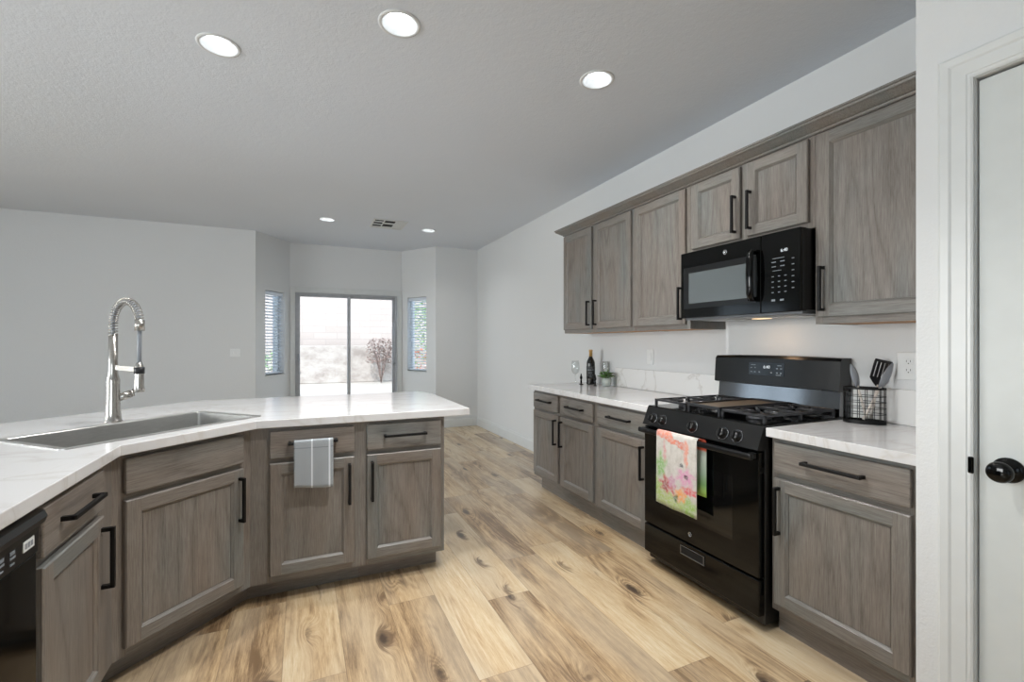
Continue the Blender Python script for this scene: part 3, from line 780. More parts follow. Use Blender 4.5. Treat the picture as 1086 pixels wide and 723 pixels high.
# ------------------------------------------------------------------ countertops
# sink corner frame: u along the diagonal, v away from the viewer
def uv2(u, v): return ((u - v) / S2, (u + v) / S2)
SU0, SU1, SV0, SV1 = 0.955, 1.775, 2.030, 2.490
def rrect(x0, x1, y0, y1, r, n=5):
    out = []
    for (cx_, cy_, a0) in ((x1 - r, y0 + r, -90), (x1 - r, y1 - r, 0), (x0 + r, y1 - r, 90), (x0 + r, y0 + r, 180)):
        for k in range(n + 1):
            a = math.radians(a0 + 90 * k / n); out.append((cx_ + r * math.cos(a), cy_ + r * math.sin(a)))
    return out
hole = [uv2(*p) for p in rrect(SU0 + .012, SU1 - .012, SV0 + .012, SV1 - .012, 0.022)]
CF = -0.602
cpoly = [(CF, 0.93), (CF, CF + 2.7325), (-0.1985, 2.534), (0.879, 2.534), (0.886, 3.40), (0.82, 3.60), (-0.62, 3.60), (-1.56, 2.66), (-1.56, 0.93)]
bm = bm_new(); prism(bm, cpoly, BOX1 + 0.001, KT, holes=[hole], bev=0.003)
tag(obj('countertop', bm, M['quartz']), 'white quartz countertop of the peninsula holding the steel sink', 'countertop', 'white quartz countertops')
bm = bm_new(); prism(bm, [(1.868, 2.181), (W - .001, 2.181), (W - .001, 3.785), (1.868, 3.785)][::1], BOX1 + 0.001, KT, bev=0.003)
tag(obj('countertop', bm, M['quartz']), 'white quartz countertop left of the range under the wine bottle', 'countertop', 'white quartz countertops')
bm = bm_new(); prism(bm, [(1.868, 0.806), (W - .001, 0.806), (W - .001, 1.409), (1.868, 1.409)], BOX1 + 0.001, KT, bev=0.003)
tag(obj('countertop', bm, M['quartz']), 'white quartz countertop right of the range under the utensil basket', 'countertop', 'white quartz countertops')
bm = bm_new(); box(bm, W - 0.021, W - 0.001, 2.181, 3.33, KT + 0.001, 1.07, bev=.0015)
tag(obj('backsplash', bm, M['splash']), 'low white quartz backsplash slab left of the range', 'backsplash', 'low quartz backsplashes')
bm = bm_new(); box(bm, W - 0.021, W - 0.001, 0.806, 1.409, KT + 0.001, 1.07, bev=.0015)
tag(obj('backsplash', bm, M['splash']), 'low white quartz backsplash slab behind the utensil basket', 'backsplash', 'low quartz backsplashes')
# back panel of the peninsula under the breakfast overhang
bm = bm_new(); box(bm, -0.20, 0.737, 3.172, 3.190, 0.0, BOX1); tag(obj('peninsula_back_panel', bm, M['oakv']), 'stained wood panel on the back of the peninsula', 'panel')

bm = bm_new(); box(bm, -1.24, LBX, 0.950, 0.968, 0.0, BOX1, bev=.001); tag(obj('end_panel', bm, M['oakv']), 'stained wood end panel beside the black dishwasher', 'panel')
# sink
sk = thing('kitchen_sink', 'stainless steel rectangular sink set in the corner countertop', 'sink', (0, 0, KT), 0)
sk.rotation_euler = (0, 0, PI / 4)   # local x = u, local y = v
b = bm_new()
def rl(x0, x1, y0, y1, r, z): return [b.verts.new((p[0], p[1], z)) for p in rrect(x0, x1, y0, y1, r)]
lv = [(SU0, SU1, SV0, SV1, .028, 0.0006), (SU0, SU1, SV0, SV1, .028, 0.0035), (SU0 + .024, SU1 - .024, SV0 + .024, SV1 - .024, .016, 0.0035), (SU0 + .027, SU1 - .027, SV0 + .027, SV1 - .027, .016, 0.0),
      (SU0 + .029, SU1 - .029, SV0 + .029, SV1 - .029, .016, -0.205), (SU0 + .039, SU1 - .039, SV0 + .039, SV1 - .039, .016, -0.216)]
rings = [rl(*q) for q in lv]
for A_, B_ in zip(rings[:-1], rings[1:]):
    n_ = len(A_)
    for k in range(n_):
        b.faces.new((A_[k], A_[(k + 1) % n_], B_[(k + 1) % n_], B_[k]))
b.faces.new(rings[-1]); 
basin = obj('basin', b, M['steel'], sk)
so = basin.modifiers.new('thickness', 'SOLIDIFY'); so.thickness = 0.0016; so.offset = -1
b = bm_new(); lathe(b, [(0, 0.001), (0.018, 0.001), (0.022, 0.004), (0.040, 0.005), (0.043, 0.002), (0.043, 0.0), (0, 0)], 32, ((SU0 + SU1) / 2, SV0 + .30, -0.217)); obj('drain', b, M['nickel'], sk)

# faucet
fx, fy = uv2(1.394, 2.548)
fa = thing('kitchen_faucet', 'tall brushed nickel spring faucet behind the sink', 'faucet', (fx, fy, KT), 0)
fd = Vector((0.70, -0.714, 0)).normalized()
sd = Vector((fd.y, -fd.x, 0)) * -1
b = bm_new(); lathe(b, [(0, 0), (0.036, 0), (0.0365, 0.004), (0.033, 0.008), (0.0295, 0.04), (0.0265, 0.11), (0.0255, 0.17), (0.0265, 0.195), (0.0245, 0.205), (0.019, 0.225), (0.018, 0.25), (0.0175, 0.415), (0.0, 0.415)], 40); obj('body', b, M['nickel'], fa)
# spring arc
R = 0.098; z1 = 0.465; reach = 2 * R
cpts = [Vector((0, 0, 0.405)), Vector((0, 0, 0.44)), Vector((0, 0, z1))]
for k in range(1, 25):
    a = PI * k / 24 * 0.985; cpts.append(fd * (R - R * math.cos(a)) + Vector((0, 0, z1 + R * 1.05 * math.sin(a))))
end = cpts[-1]; cpts.append(end + Vector((0, 0, -0.02))); 
b = bm_new(); tube(b, cpts, 0.0085, 12); obj('inner_hose', b, M['plasticgrey'], fa)
# helix around the path
cum = [0.0]
for p, q in zip(cpts[:-1], cpts[1:]): cum.append(cum[-1] + (q - p).length)
tot = cum[-1]; turns = 30; N = turns * 12; hp = []
def along(s):
    for i in range(len(cum) - 1):
        if s <= cum[i + 1] + 1e-9:
            t_ = (s - cum[i]) / max(1e-9, cum[i + 1] - cum[i]); return cpts[i].lerp(cpts[i + 1], t_), (cpts[i + 1] - cpts[i]).normalized()
    return cpts[-1], (cpts[-1] - cpts[-2]).normalized()
for k in range(N + 1):
    s = tot * k / N; p, d_ = along(s); n1 = sd; n2 = d_.cross(n1).normalized(); a = 2 * PI * turns * k / N
    hp.append(p + (n1 * math.cos(a) + n2 * math.sin(a)) * 0.0165)
b = bm_new(); tube(b, hp, 0.0023, 6); obj('spring', b, M['nickel'], fa)
b = bm_new(); e_ = cpts[-1]
tube(b, [e_ + Vector((0, 0, 0.03)), e_ + Vector((0, 0, -0.02))], 0.019, 20); obj('spring_collar', b, M['nickel'], fa)
hx = fd * reach
b = bm_new(); tube(b, [e_ + Vector((0, 0, -0.015)), hx * 0.99 + Vector((0, 0, 0.36)), hx * 0.985 + Vector((0, 0, 0.27))], 0.0085, 12); obj('supply_hose', b, M['plasticgrey'], fa)
b = bm_new(); lathe(b, [(0, 0.150), (0.019, 0.150), (0.0215, 0.155), (0.0185, 0.18), (0.0175, 0.235), (0.0175, 0.262), (0.010, 0.285), (0.0, 0.285)], 28, tuple(hx * 0.985)); hd = obj('spray_head', b, M['nickel'], fa)
b = bm_new(); lathe(b, [(0.0178, 0.232), (0.0205, 0.233), (0.0205, 0.262), (0.0178, 0.263)], 28, tuple(hx * 0.985), closed=True); obj('black_collar', b, M['nylon'], hd)
b = bm_new(); n4 = fd.cross(Vector((0, 0, 1))) * 0.003
q0, q1 = Vector((0, 0, 0.258)) + fd * .012, hx * 0.90 + Vector((0, 0, 0.252))
V8 = [b.verts.new(p + n4 * sg + Vector((0, 0, zz))) for p in (q0, q1) for sg in (-1, 1) for zz in (-.011, .011)]
for ix in ((0, 1, 3, 2), (4, 6, 7, 5), (0, 4, 5, 1), (2, 3, 7, 6), (0, 2, 6, 4), (1, 5, 7, 3)): b.faces.new([V8[i] for i in ix])
obj('holder_arm', b, M['nickel'], fa)
hdv = (Vector((0.93, 0.36, 0))).normalized()
b = bm_new(); tube(b, [hdv * 0.018 + Vector((0, 0, 0.112)), hdv * 0.066 + Vector((0, 0, 0.128))], 0.0185, 20); tube(b, [hdv * 0.066 + Vector((0, 0, 0.128)), hdv * 0.076 + Vector((0, 0, 0.132))], 0.016, 20)
tube(b, [hdv * 0.070 + Vector((0, 0, 0.130)), hdv * 0.100 + Vector((0, 0, 0.19))], [0.011, 0.006], 12); obj('lever_handle', b, M['nickel'], fa)

# ------------------------------------------------------------------ dishwasher
dw = thing('dishwasher', 'black dishwasher at the lower left corner of the picture', 'dishwasher', (LBX, ly0 - 0.606, 0), PI / 2)
bxo('body', M['satin'], dw, 0.002, 0.600, 0.006, 0.58, 0.09, 0.862)
bxo('door', M['gloss'], dw, 0.003, 0.599, -0.018, 0.005, 0.13, 0.748, bev=0.003)
b = bm_new()
pr = [(0.004, 0.75), (-0.020, 0.75), (-0.022, 0.800), (-0.024, 0.815), (-0.034, 0.822), (-0.040, 0.838), (-0.034, 0.853), (-0.018, 0.860), (0.004, 0.860)]
for xa, xb in ((0.003, 0.599),):
    A_ = [b.verts.new((xa, p[0], p[1])) for p in pr]; B_ = [b.verts.new((xb, p[0], p[1])) for p in pr]
    for k in range(len(pr)): b.faces.new((A_[k], A_[(k + 1) % len(pr)], B_[(k + 1) % len(pr)], B_[k]))
    b.faces.new(A_); b.faces.new(B_[::-1])
cp_ = obj('control_panel', b, M['satin'], dw)
def mk(*a): bxo('button_mark', M['mark'], cp_, *a)
for k in range(9):
    xx = 0.47 - k * 0.045
    mk(xx, xx + 0.022, -0.0228, -0.0212, 0.778, 0.783); mk(xx, xx + 0.018, -0.0228, -0.0212, 0.764, 0.768)
    if k < 3: mk(xx, xx + .020, -0.0228, -0.0212, 0.788, 0.796)

b = bm_new(); box(b, 0.525, 0.575, -0.0232, -0.0212, 0.773, 0.798); obj('label_sticker', b, M['plate'], cp_)
b = bm_new()
for k in range(3): box(b, 0.532 + k * .013, 0.541 + k * .013, -0.0240, -0.0231, 0.779, 0.792)
obj('sticker_print', b, M['plasticgrey'], cp_)
bxo('kick_plate', M['satin'], dw, 0.003, 0.599, 0.06, 0.075, 0.002, 0.09)

# ------------------------------------------------------------------ microwave
MY0, MY1, MX, MZ0, MZ1 = 2.162, 1.414, 2.108, 1.432, 1.824
mw = thing('microwave', 'black over-the-range microwave under the short wall cabinet', 'microwave', (MX, MY0, MZ0), RZ_R)
mwid = MY0 - MY1; mh = MZ1 - MZ0; mdp = W - MX - 0.004
b = bm_new(); box(b, 0.003, mwid - 0.003, 0.045, mdp, 0.004, mh, bev=.003); box(b, 0.0, mwid, 0.02, 0.044, 0.0, mh, bev=.002); obj('body', b, M['satin'], mw)
cpx = mwid - 0.205
b = bm_new(); box(b, 0.0, cpx - .001, 0.0, 0.019, 0.0, mh, bev=.003)
md = obj('door', b, M['gloss'], mw)
t = NT('microwave_window'); co = t.obj(); t.base(rgb(92, 99, 102)); t.rough(0.12); t.b.inputs['Specular IOR Level'].default_value = 0.9; t.b.inputs['Coat Weight'].default_value = 1.0; M['mwin'] = t.m
b = bm_new(); box(b, 0.065, cpx - 0.070, -0.0012, 0.002, 0.085, 0.265, bev=.0005); obj('window', b, M['mwin'], md)
b = bm_new(); box(b, 0.025, cpx - 0.028, -0.0006, 0.002, 0.055, 0.30, bev=.0003); obj('window_surround', b, M['satin'], md)
# wide curved handle
b = bm_new(); hx0 = cpx - 0.052; hx1 = cpx + 0.012
tube(b, [(hx0 + .02, 0.0, 0.075), (hx0 + .02, -0.030, 0.072), (hx0 + .02, -0.040, 0.10), (hx0 + .02, -0.044, 0.19), (hx0 + .02, -0.040, 0.29), (hx0 + .02, -0.030, 0.315), (hx0 + .02, 0.0, 0.315)], 0.012, 14)
for v in b.verts: v.co.x = hx0 + .02 + (v.co.x - hx0 - .02) * 1.6
obj('handle', b, M['gloss'], md)
b = bm_new(); box(b, cpx + 0.001, mwid, 0.0, 0.019, 0.0, mh, bev=.003); mp = obj('control_panel', b, M['gloss'], mw)
def mk(*a): bxo('button_mark', M['mark'], mp, *a)
for r_ in range(4):
    for c_ in range(3): mk(cpx + 0.060 + c_ * 0.033, cpx + 0.071 + c_ * 0.033, -0.0008, 0.001, 0.096 + r_ * 0.026, 0.100 + r_ * 0.026)
for r_ in range(6): mk(cpx + 0.163, cpx + 0.175, -0.0008, 0.001, 0.11 + r_ * 0.028, 0.114 + r_ * 0.028)
for r_ in range(2):
    for c_ in range(2): mk(cpx + 0.060 + c_ * 0.045, cpx + 0.082 + c_ * 0.045, -0.0008, 0.001, 0.222 + r_ * 0.022, 0.226 + r_ * 0.022)
    mk(cpx + 0.058 + r_ * .045, cpx + 0.078 + r_ * .045, -0.0008, 0.001, 0.055, 0.064)
mk(cpx + 0.065, cpx + 0.125, -0.0008, 0.001, 0.262, 0.265); mk(cpx + 0.065, cpx + 0.110, -0.0008, 0.001, 0.202, 0.205)

def text_mesh(name, s, size, mat, parent, loc, rot, ext=0.0004):
    cu = bpy.data.curves.new(name, 'FONT'); cu.body = s; cu.size = size; cu.extrude = ext; cu.align_x = 'CENTER'; cu.align_y = 'CENTER'
    tmp = bpy.data.objects.new('tmp', cu); COL.objects.link(tmp)
    dg = bpy.context.evaluated_depsgraph_get(); me = bpy.data.meshes.new_from_object(tmp.evaluated_get(dg))
    bpy.data.objects.remove(tmp); me.name = name; me.materials.clear(); me.materials.append(mat)
    o = bpy.data.objects.new(name, me); COL.objects.link(o); o.parent = parent; o.location = loc; o.rotation_euler = rot
    return o
text_mesh('clock_digits', '6:40', 0.021, M['digits'], mp, (cpx + 0.125, -0.0012, 0.297), (PI / 2, 0, 0))
def badge(parent, x, y, z, r, tilt=0):
    b = bm_new(); lathe(b, [(0, 0.0), (r, 0.0), (r, 0.0015), (r * 0.86, 0.002), (r * 0.84, 0.0012), (0, 0.0012)], 32)
    pts = [(-.45 * r, .1 * r), (-.2 * r, .45 * r), (.0, .1 * r), (-.25 * r, -.4 * r), (.1 * r, -.2 * r), (.45 * r, .35 * r), (.3 * r, -.4 * r)]
    tube(b, [(p[0], p[1], 0.0018) for p in pts], 0.06 * r, 5)
    for v in b.verts: v.co = Vector((x + v.co.x, y - v.co.z, z + v.co.y))
    return obj('round_badge', b, M['silver'], parent)
badge(md, cpx * 0.60, 0.0, mh - 0.045, 0.013)
# underside: steel plate, grease filters, lamp lens
b = bm_new(); box(b, 0.01, mwid - 0.01, 0.03, mdp - .01, -0.012, 0.003, bev=.002); un = obj('underside', b, M['steel_dark'], mw)
for xa in (0.08, 0.46): bxo('grease_filter', M['steel'], un, xa, xa + .22, 0.10, 0.30, -0.016, -0.0125, bev=.001)
b = bm_new(); box(b, 0.34, 0.42, 0.19, 0.25, -0.0155, -0.0125, bev=.001); obj('lamp_lens', b, emit('warm_cooktop_lamp', (1, 0.72, 0.42, 1), 1.5), un)
light('cooktop_lamp', 'AREA', (0.38, 0.22, -0.018), (0, 0, 0), 0.30, (1.0, 0.62, 0.36), 0.06, parent=mw)
b = bm_new()
for k in range(5): box(b, 0.16 + k * .035, 0.185 + k * .035, 0.0008, 0.001, 0.0, 0.001)
b.free()

# ------------------------------------------------------------------ range
RY0, RY1, RX = 2.173, 1.416, 1.835
rw = RY0 - RY1
rg = thing('gas_range', 'black freestanding gas range with five burner knobs', 'range', (RX, RY0, 0), RZ_R)
rd = W - RX - 0.012      # depth available to the wall
b = bm_new(); box(b, 0.002, rw - 0.002, 0.040, rd, 0.026, 0.895, bev=.003)
for xx in (0.05, rw - 0.05):
    for yy in (0.10, rd - 0.08): tube(b, [(xx, yy, 0.0), (xx, yy, 0.03)], 0.018, 12)
obj('body', b, M['satin'], rg)
bxo('storage_drawer', M['gloss'], rg, 0.003, rw - 0.003, 0.0, 0.038, 0.070, 0.232, bev=.004)
dwr = rg.children[-1]
b = bm_new(); box(b, rw * 0.5 - 0.085, rw * 0.5 + 0.070, -0.0015, 0.006, 0.170, 0.212, bev=.0004); frm = obj('drawer_grip', b, M['darkgap'], dwr)
b = bm_new()
for a in ((rw * .5 - .088, rw * .5 + .073, .166, .172), (rw * .5 - .088, rw * .5 - .082, .172, .212), (rw * .5 + .067, rw * .5 + .073, .172, .212), (rw * .5 - .088, rw * .5 + .073, .210, .214)):
    box(b, a[0], a[1], -0.005, 0.0, a[2], a[3], bev=.001)
obj('grip_lip', b, M['knobring'], dwr)
b = bm_new(); box(b, 0.003, rw - 0.003, 0.0, 0.038, 0.240, 0.800, bev=.004); od = obj('oven_door', b, M['gloss'], rg)
b = bm_new(); box(b, 0.14, rw - 0.14, -0.0008, 0.002, 0.36, 0.66, bev=.0004)
t = NT('oven_window_glass'); t.base(rgb(5, 6, 7)); t.rough(0.04); M['ovenglass'] = t.m
obj('oven_window', b, M['ovenglass'], od)
badge(od, rw * 0.47, -0.0005, 0.290, 0.012)
# door handle: full width bar with bracket ends
b = bm_new()
box(b, 0.004, rw - 0.004, -0.052, -0.028, 0.768, 0.796, bev=.008, seg=3)
for xx in (0.012, rw - 0.040): box(b, xx, xx + .028, -0.034, 0.0, 0.770, 0.796, bev=.004)
obj('door_handle', b, M['satin'], od)
# slanted control panel
b = bm_new()
cpz0, cpz1 = 0.806, 0.905
pr = [(0.010, cpz0), (-0.012, cpz0 + 0.004), (0.022, cpz1 - 0.012), (0.030, cpz1 + 0.006), (0.06, cpz1 + 0.010), (0.06, cpz0)]
A_ = [b.verts.new((0.001, p[0], p[1])) for p in pr]; B_ = [b.verts.new((rw - 0.001, p[0], p[1])) for p in pr]
for k in range(len(pr)): b.faces.new((A_[k], A_[(k + 1) % len(pr)], B_[(k + 1) % len(pr)], B_[k]))
b.faces.new(A_); b.faces.new(B_[::-1]); fp = obj('control_panel', b, M['satin'], rg)
tilt = math.atan2(0.034, cpz1 - 0.016 - cpz0)
for k, xx in enumerate((0.075, 0.152, 0.372, 0.560, 0.640)):
    b = bm_new()
    lathe(b, [(0, 0), (0.027, 0), (0.027, 0.003), (0.0225, 0.005), (0.021, 0.022), (0.018, 0.026), (0, 0.026)], 28)
    box(b, -0.0055, 0.0055, -0.021, 0.021, 0.020, 0.034, bev=.002)
    bmesh.ops.rotate(b, verts=list(b.verts), cent=(0, 0, 0), matrix=Matrix.Rotation(PI / 2 - tilt, 3, 'X'))
    bmesh.ops.translate(b, verts=list(b.verts), vec=(xx, 0.003, 0.850))
    kn_ = obj('burner_knob', b, M['satin'], rg)
    b = bm_new(); lathe(b, [(0.0275, 0.0005), (0.031, 0.0005), (0.031, 0.0025), (0.0275, 0.003)], 28, closed=True)
    bmesh.ops.rotate(b, verts=list(b.verts), cent=(0, 0, 0), matrix=Matrix.Rotation(PI / 2 - tilt, 3, 'X'))
    bmesh.ops.translate(b, verts=list(b.verts), vec=(xx, 0.003, 0.850)); obj('bezel', b, M['knobring'], kn_)
b = bm_new(); box(b, 0.0, rw, 0.030, rd - 0.07, 0.896, 0.917, bev=.006, seg=2); ct_ = obj('cooktop', b, M['gloss'], rg)
for (xx, yy, r_) in ((0.15, 0.19, .045), (0.15, 0.43, .038), (rw - .15, 0.19, .050), (rw - .15, 0.43, .036), (rw / 2, 0.31, .040)):
    b = bm_new(); lathe(b, [(0, 0.0), (r_ * 1.15, 0.0), (r_ * 1.1, 0.008), (r_, 0.009), (r_, 0.016), (r_ * .9, 0.019), (0, 0.019)], 28, (xx, yy, 0.9172)); obj('burner', b, M['iron'], rg)
def grate(x0, x1, y0, y1, name='grate'):
    b = bm_new(); s = 0.0055; zt0, zt1 = 0.944, 0.956
    for yy in (y0, y1 - 2 * s): box(b, x0, x1, yy, yy + 2 * s, zt0, zt1, bev=.002)
    for xx in (x0, x1 - 2 * s): box(b, xx, xx + 2 * s, y0, y1, zt0, zt1, bev=.002)
    ym = (y0 + y1) / 2; box(b, x0, x1, ym - s, ym + s, zt0, zt1, bev=.002)
    xm = (x0 + x1) / 2
    for yc in ((y0 + ym) / 2, (ym + y1) / 2):
        for k in range(8):
            a = 2 * PI * k / 8 + PI / 8 * 0; r0 = 0.028
            ex = (x1 - x0) / 2 - s; ey = (y1 - y0) / 4 - s
            ca, sa = math.cos(a), math.sin(a); r1 = min(ex / abs(ca) if abs(ca) > 1e-6 else 9, ey / abs(sa) if abs(sa) > 1e-6 else 9)
            p, q = Vector((xm + ca * r0, yc + sa * r0, zt0 + .005)), Vector((xm + ca * r1, yc + sa * r1, zt0 + .005))
            tube(b, [p, q], 0.0062, 6)
    for xx in (x0, x1 - .014):
        for yy in (y0, ym - .007, y1 - .014): box(b, xx, xx + .014, yy, yy + .014, 0.9175, zt0 + .002, bev=.002)
    return obj(name, b, M['iron'], rg)
gy0, gy1 = 0.062, rd - 0.092
grate(0.020, 0.262, gy0, gy1); grate(rw - 0.262, rw - 0.020, gy0, gy1)
b = bm_new(); box(b, 0.274, rw - 0.274, gy0 + .01, gy1 - .01, 0.946, 0.953, bev=.003)
b2 = b; gd = b; b = bm_new()
for a in ((0.270, 0.278, gy0, gy1), (rw - .278, rw - .270, gy0, gy1)): box(b, a[0], a[1], a[2], a[3], 0.946, 0.962, bev=.002)
for yy in (gy0, gy1 - .012): box(b, .278, rw - .278, yy, yy + .012, 0.946, 0.962, bev=.002)
for xx in (0.272, rw - .286):
    for yy in (gy0 + .005, gy1 - .02): box(b, xx, xx + .014, yy, yy + .014, 0.9175, 0.947)
gr_ = obj('griddle', gd, [M['griddle']], rg); obj('griddle_frame', b, M['iron'], gr_)
# back guard
b = bm_new(); gy = rd - 0.068

ps_ = [(gy - 0.012, 0.90), (gy + 0.002, 1.045), (rd, 1.045), (rd, 0.90)]
A_ = [b.verts.new((0.012, p[0], p[1])) for p in ps_]; B_ = [b.verts.new((rw - 0.012, p[0], p[1])) for p in ps_]
for k in range(4): b.faces.new((A_[k], A_[(k + 1) % 4], B_[(k + 1) % 4], B_[k]))
b.faces.new(A_); b.faces.new(B_[::-1]); obj('back_panel', b, M['mirrorblack'], rg)
b = bm_new()
pr = [(gy - 0.006, 1.040), (gy - 0.028, 1.046), (gy - 0.018, 1.19), (gy - 0.004, 1.206), (rd, 1.206), (rd, 1.040)]
N_ = 14; secs = []
for k in range(N_ + 1):
    xx = rw * k / N_; bulge = 0.012 * (1 - (2 * k / N_ - 1) ** 2); lift = 0.006 * (1 - (2 * k / N_ - 1) ** 2)
    secs.append([b.verts.new((xx, p[0] - (bulge if i < 4 else 0), p[1] + (lift if 1 < i < 5 else 0))) for i, p in enumerate(pr)])
for A_, B_ in zip(secs[:-1], secs[1:]):
    for k in range(len(pr)): b.faces.new((A_[k], A_[(k + 1) % len(pr)], B_[(k + 1) % len(pr)], B_[k]))
b.faces.new(secs[0]); b.faces.new(secs[-1][::-1]); bg_ = obj('console', b, M['satin'], rg)
ta = math.atan2(0.010, 0.144)
def on_console(x, s, lift=0.0006):   # s = distance up from the lower edge
    return (x, gy - 0.028 - 0.0105 + s * math.sin(ta) - lift, 1.046 + s * math.cos(ta) * 1.03)
def cplate(name, x0, x1, s0, s1, mat, parent, lift=0.0006):
    b = bm_new(); vs = [b.verts.new(on_console(x, s, lift)) for x, s in ((x0, s0), (x1, s0), (x1, s1), (x0, s1))]
    f_ = b.faces.new(vs); r = bmesh.ops.extrude_face_region(b, geom=[f_])
    for g in r['geom']:
        if isinstance(g, bmesh.types.BMVert): g.co.y += 0.004
    return obj(name, b, mat, parent)
dp_ = cplate('display_panel', 0.255, 0.475, 0.052, 0.122, M['gloss'], bg_, 0.0030)
text_mesh('clock_digits', '6:40', 0.024, M['digits'], bg_, on_console(0.370, 0.098, 0.0036), (PI / 2 - ta, 0, 0))
def cm(x0, x1, s0, s1):
    b = bm_new(); vs = [b.verts.new(on_console(x, s, 0.0036)) for x, s in ((x0, s0), (x1, s0), (x1, s1), (x0, s1))]; b.faces.new(vs); obj('button_mark', b, M['mark'], bg_)
for k, xx in enumerate((0.268, 0.292, 0.320, 0.346, 0.372, 0.395, 0.430, 0.452)):
    if k not in (3, 4): cm(xx, xx + .010, 0.066, 0.072)
for xx in (0.268, 0.292, 0.428, 0.452): cm(xx, xx + .011, 0.090, 0.095)
cm(0.270, 0.300, 0.107, 0.110); cm(0.435, 0.460, 0.107, 0.110); cm(0.428, 0.458, 0.056, 0.059)

# ------------------------------------------------------------------ towels
def towel(name, label, cat, mats, loc, rz, width, zt, front, back, ybar, rbar, wav=0.004, skew=0.0, back_shift=0.0, seed=1):
    """cloth hung over a horizontal bar: front flap, fold, back flap. local frame like the cabinets"""
    rnd = random.Random(seed)
    prof = []
    nf = 16
    for k in range(nf + 1): prof.append((ybar - rbar, zt - front + front * k / nf, 1 - 0.94 * k / nf))
    for k in range(1, 8):
        a = PI * k / 8; prof.append((ybar - rbar * math.cos(a), zt + rbar * math.sin(a), 0.06 * (1 - k / 8)))
    nb_ = 10
    for k in range(nb_ + 1): prof.append((ybar + rbar, zt - back * k / nb_, -k / nb_))
    b = bm_new(); uvl_ = b.loops.layers.uv.new('UVMap'); nx = 22; grid = []
    ph = rnd.uniform(0, 6)
    for j, (y, z, v) in enumerate(prof):
        row = []
        for i in range(nx + 1):
            u = i / nx; amp = wav * min(1, abs(v)) if j <= nf else 0
            yy = y - amp * (0.6 + 0.5 * math.sin(u * 7 + ph) + 0.3 * math.sin(u * 15 + 2 * ph))
            xx = u * width + (skew * (v if j <= nf else 0)) + (back_shift * (1 if j > nf + 4 else 0))
            zz = z + (0.004 * math.sin(u * 5 + ph) - 0.010 * u * (1 if front > .2 else -.6)) * (v if (j <= nf) else 0)
            row.append(b.verts.new((xx, yy, zz)))
        grid.append(row)
    for j in range(len(prof) - 1):
        for i in range(nx):
            f_ = b.faces.new((grid[j][i], grid[j][i + 1], grid[j + 1][i + 1], grid[j + 1][i])); f_.smooth = True
            f_.material_index = 0 if j < nf + 4 or len(mats) == 1 else 1
            vv = [prof[j][2], prof[j][2], prof[j + 1][2], prof[j + 1][2]]; uu = [i / nx, (i + 1) / nx, (i + 1) / nx, i / nx]
            for lp, a, c_ in zip(f_.loops, uu, vv): lp[uvl_].uv = (a, abs(c_))
    o = obj(name, b, mats, loc=loc, rotz=rz)
    m = o.modifiers.new('thickness', 'SOLIDIFY'); m.thickness = 0.0022; m.offset = 0
    return tag(o, label, cat)
towel('dish_towel', 'grey woven hand towel with white stripes hanging on the left peninsula drawer', 'towel', [M['greytowel']],
      (-0.036, PYF, 0), 0, 0.180, (DR0 + DR1) / 2 + .005 + 0.006, 0.222, 0.17, -0.051, 0.0095, 0.004, seed=3)
towel('floral_towel', 'white floral print towel hanging on the oven door handle', 'towel', [M['floral'], M['floralback']],
      (RX, RY0 - 0.17, 0), RZ_R, 0.285, 0.792, 0.375, 0.27, -0.040, 0.0165, 0.005, back_shift=0.03, seed=5)

# ------------------------------------------------------------------ wall plates
def plate(name, label, loc, rz, wd_, ht, kind_):
    t_ = thing(name, label, 'outlet' if 'outlet' in name else 'switch', loc, rz)
    bxo('plate', M['plate'], t_, -wd_ / 2, wd_ / 2, -0.007, -0.0005, -ht / 2, ht / 2, bev=.003, seg=2)
    if kind_ == 'duplex':
        for s in (-1, 1):
            r_ = bxo('receptacle', M['plate'], t_, -0.017, 0.017, -0.009, -0.006, s * 0.020 - 0.014, s * 0.020 + 0.014, bev=.004, seg=2)
            b = bm_new(); box(b, -0.0085, -0.0065, -0.0096, -0.0088, s * .020 - .002, s * .020 + .007); box(b, 0.0065, 0.0085, -0.0096, -0.0088, s * .020 - .002, s * .020 + .007); box(b, -0.002, 0.002, -0.0096, -0.0088, s * .020 - .010, s * .020 - .006)
            obj('slots', b, M['slot'], r_)
    elif kind_ == 'rocker':
        bxo('rocker', M['plate'], t_, -0.017, 0.017, -0.011, -0.006, -0.033, 0.033, bev=.002)
    else:
        for s in (-1, 1): bxo('toggle', M['plate'], t_, s * 0.023 - 0.006, s * 0.023 + 0.006, -0.014, -0.006, -0.014, 0.014, bev=.002)
    return t_
plate('wall_switch', 'white rocker switch plate on the wall between the wine bottle and the range', (W, 2.895, 1.175), RZ_R, 0.072, 0.118, 'rocker')
plate('wall_outlet', 'white duplex outlet on the wall behind the utensil basket', (W, 1.178, 1.178), RZ_R, 0.092, 0.125, 'duplex')
plate('wall_outlet', 'white low wall outlet beyond the far end of the base cabinets', (W, 4.02, 0.50), RZ_R, 0.072, 0.118, 'duplex')
plate('wall_switch', 'white double switch plate on the back wall left of the bay', (-0.78, BY, 1.16), 0, 0.115, 0.100, 'toggle')

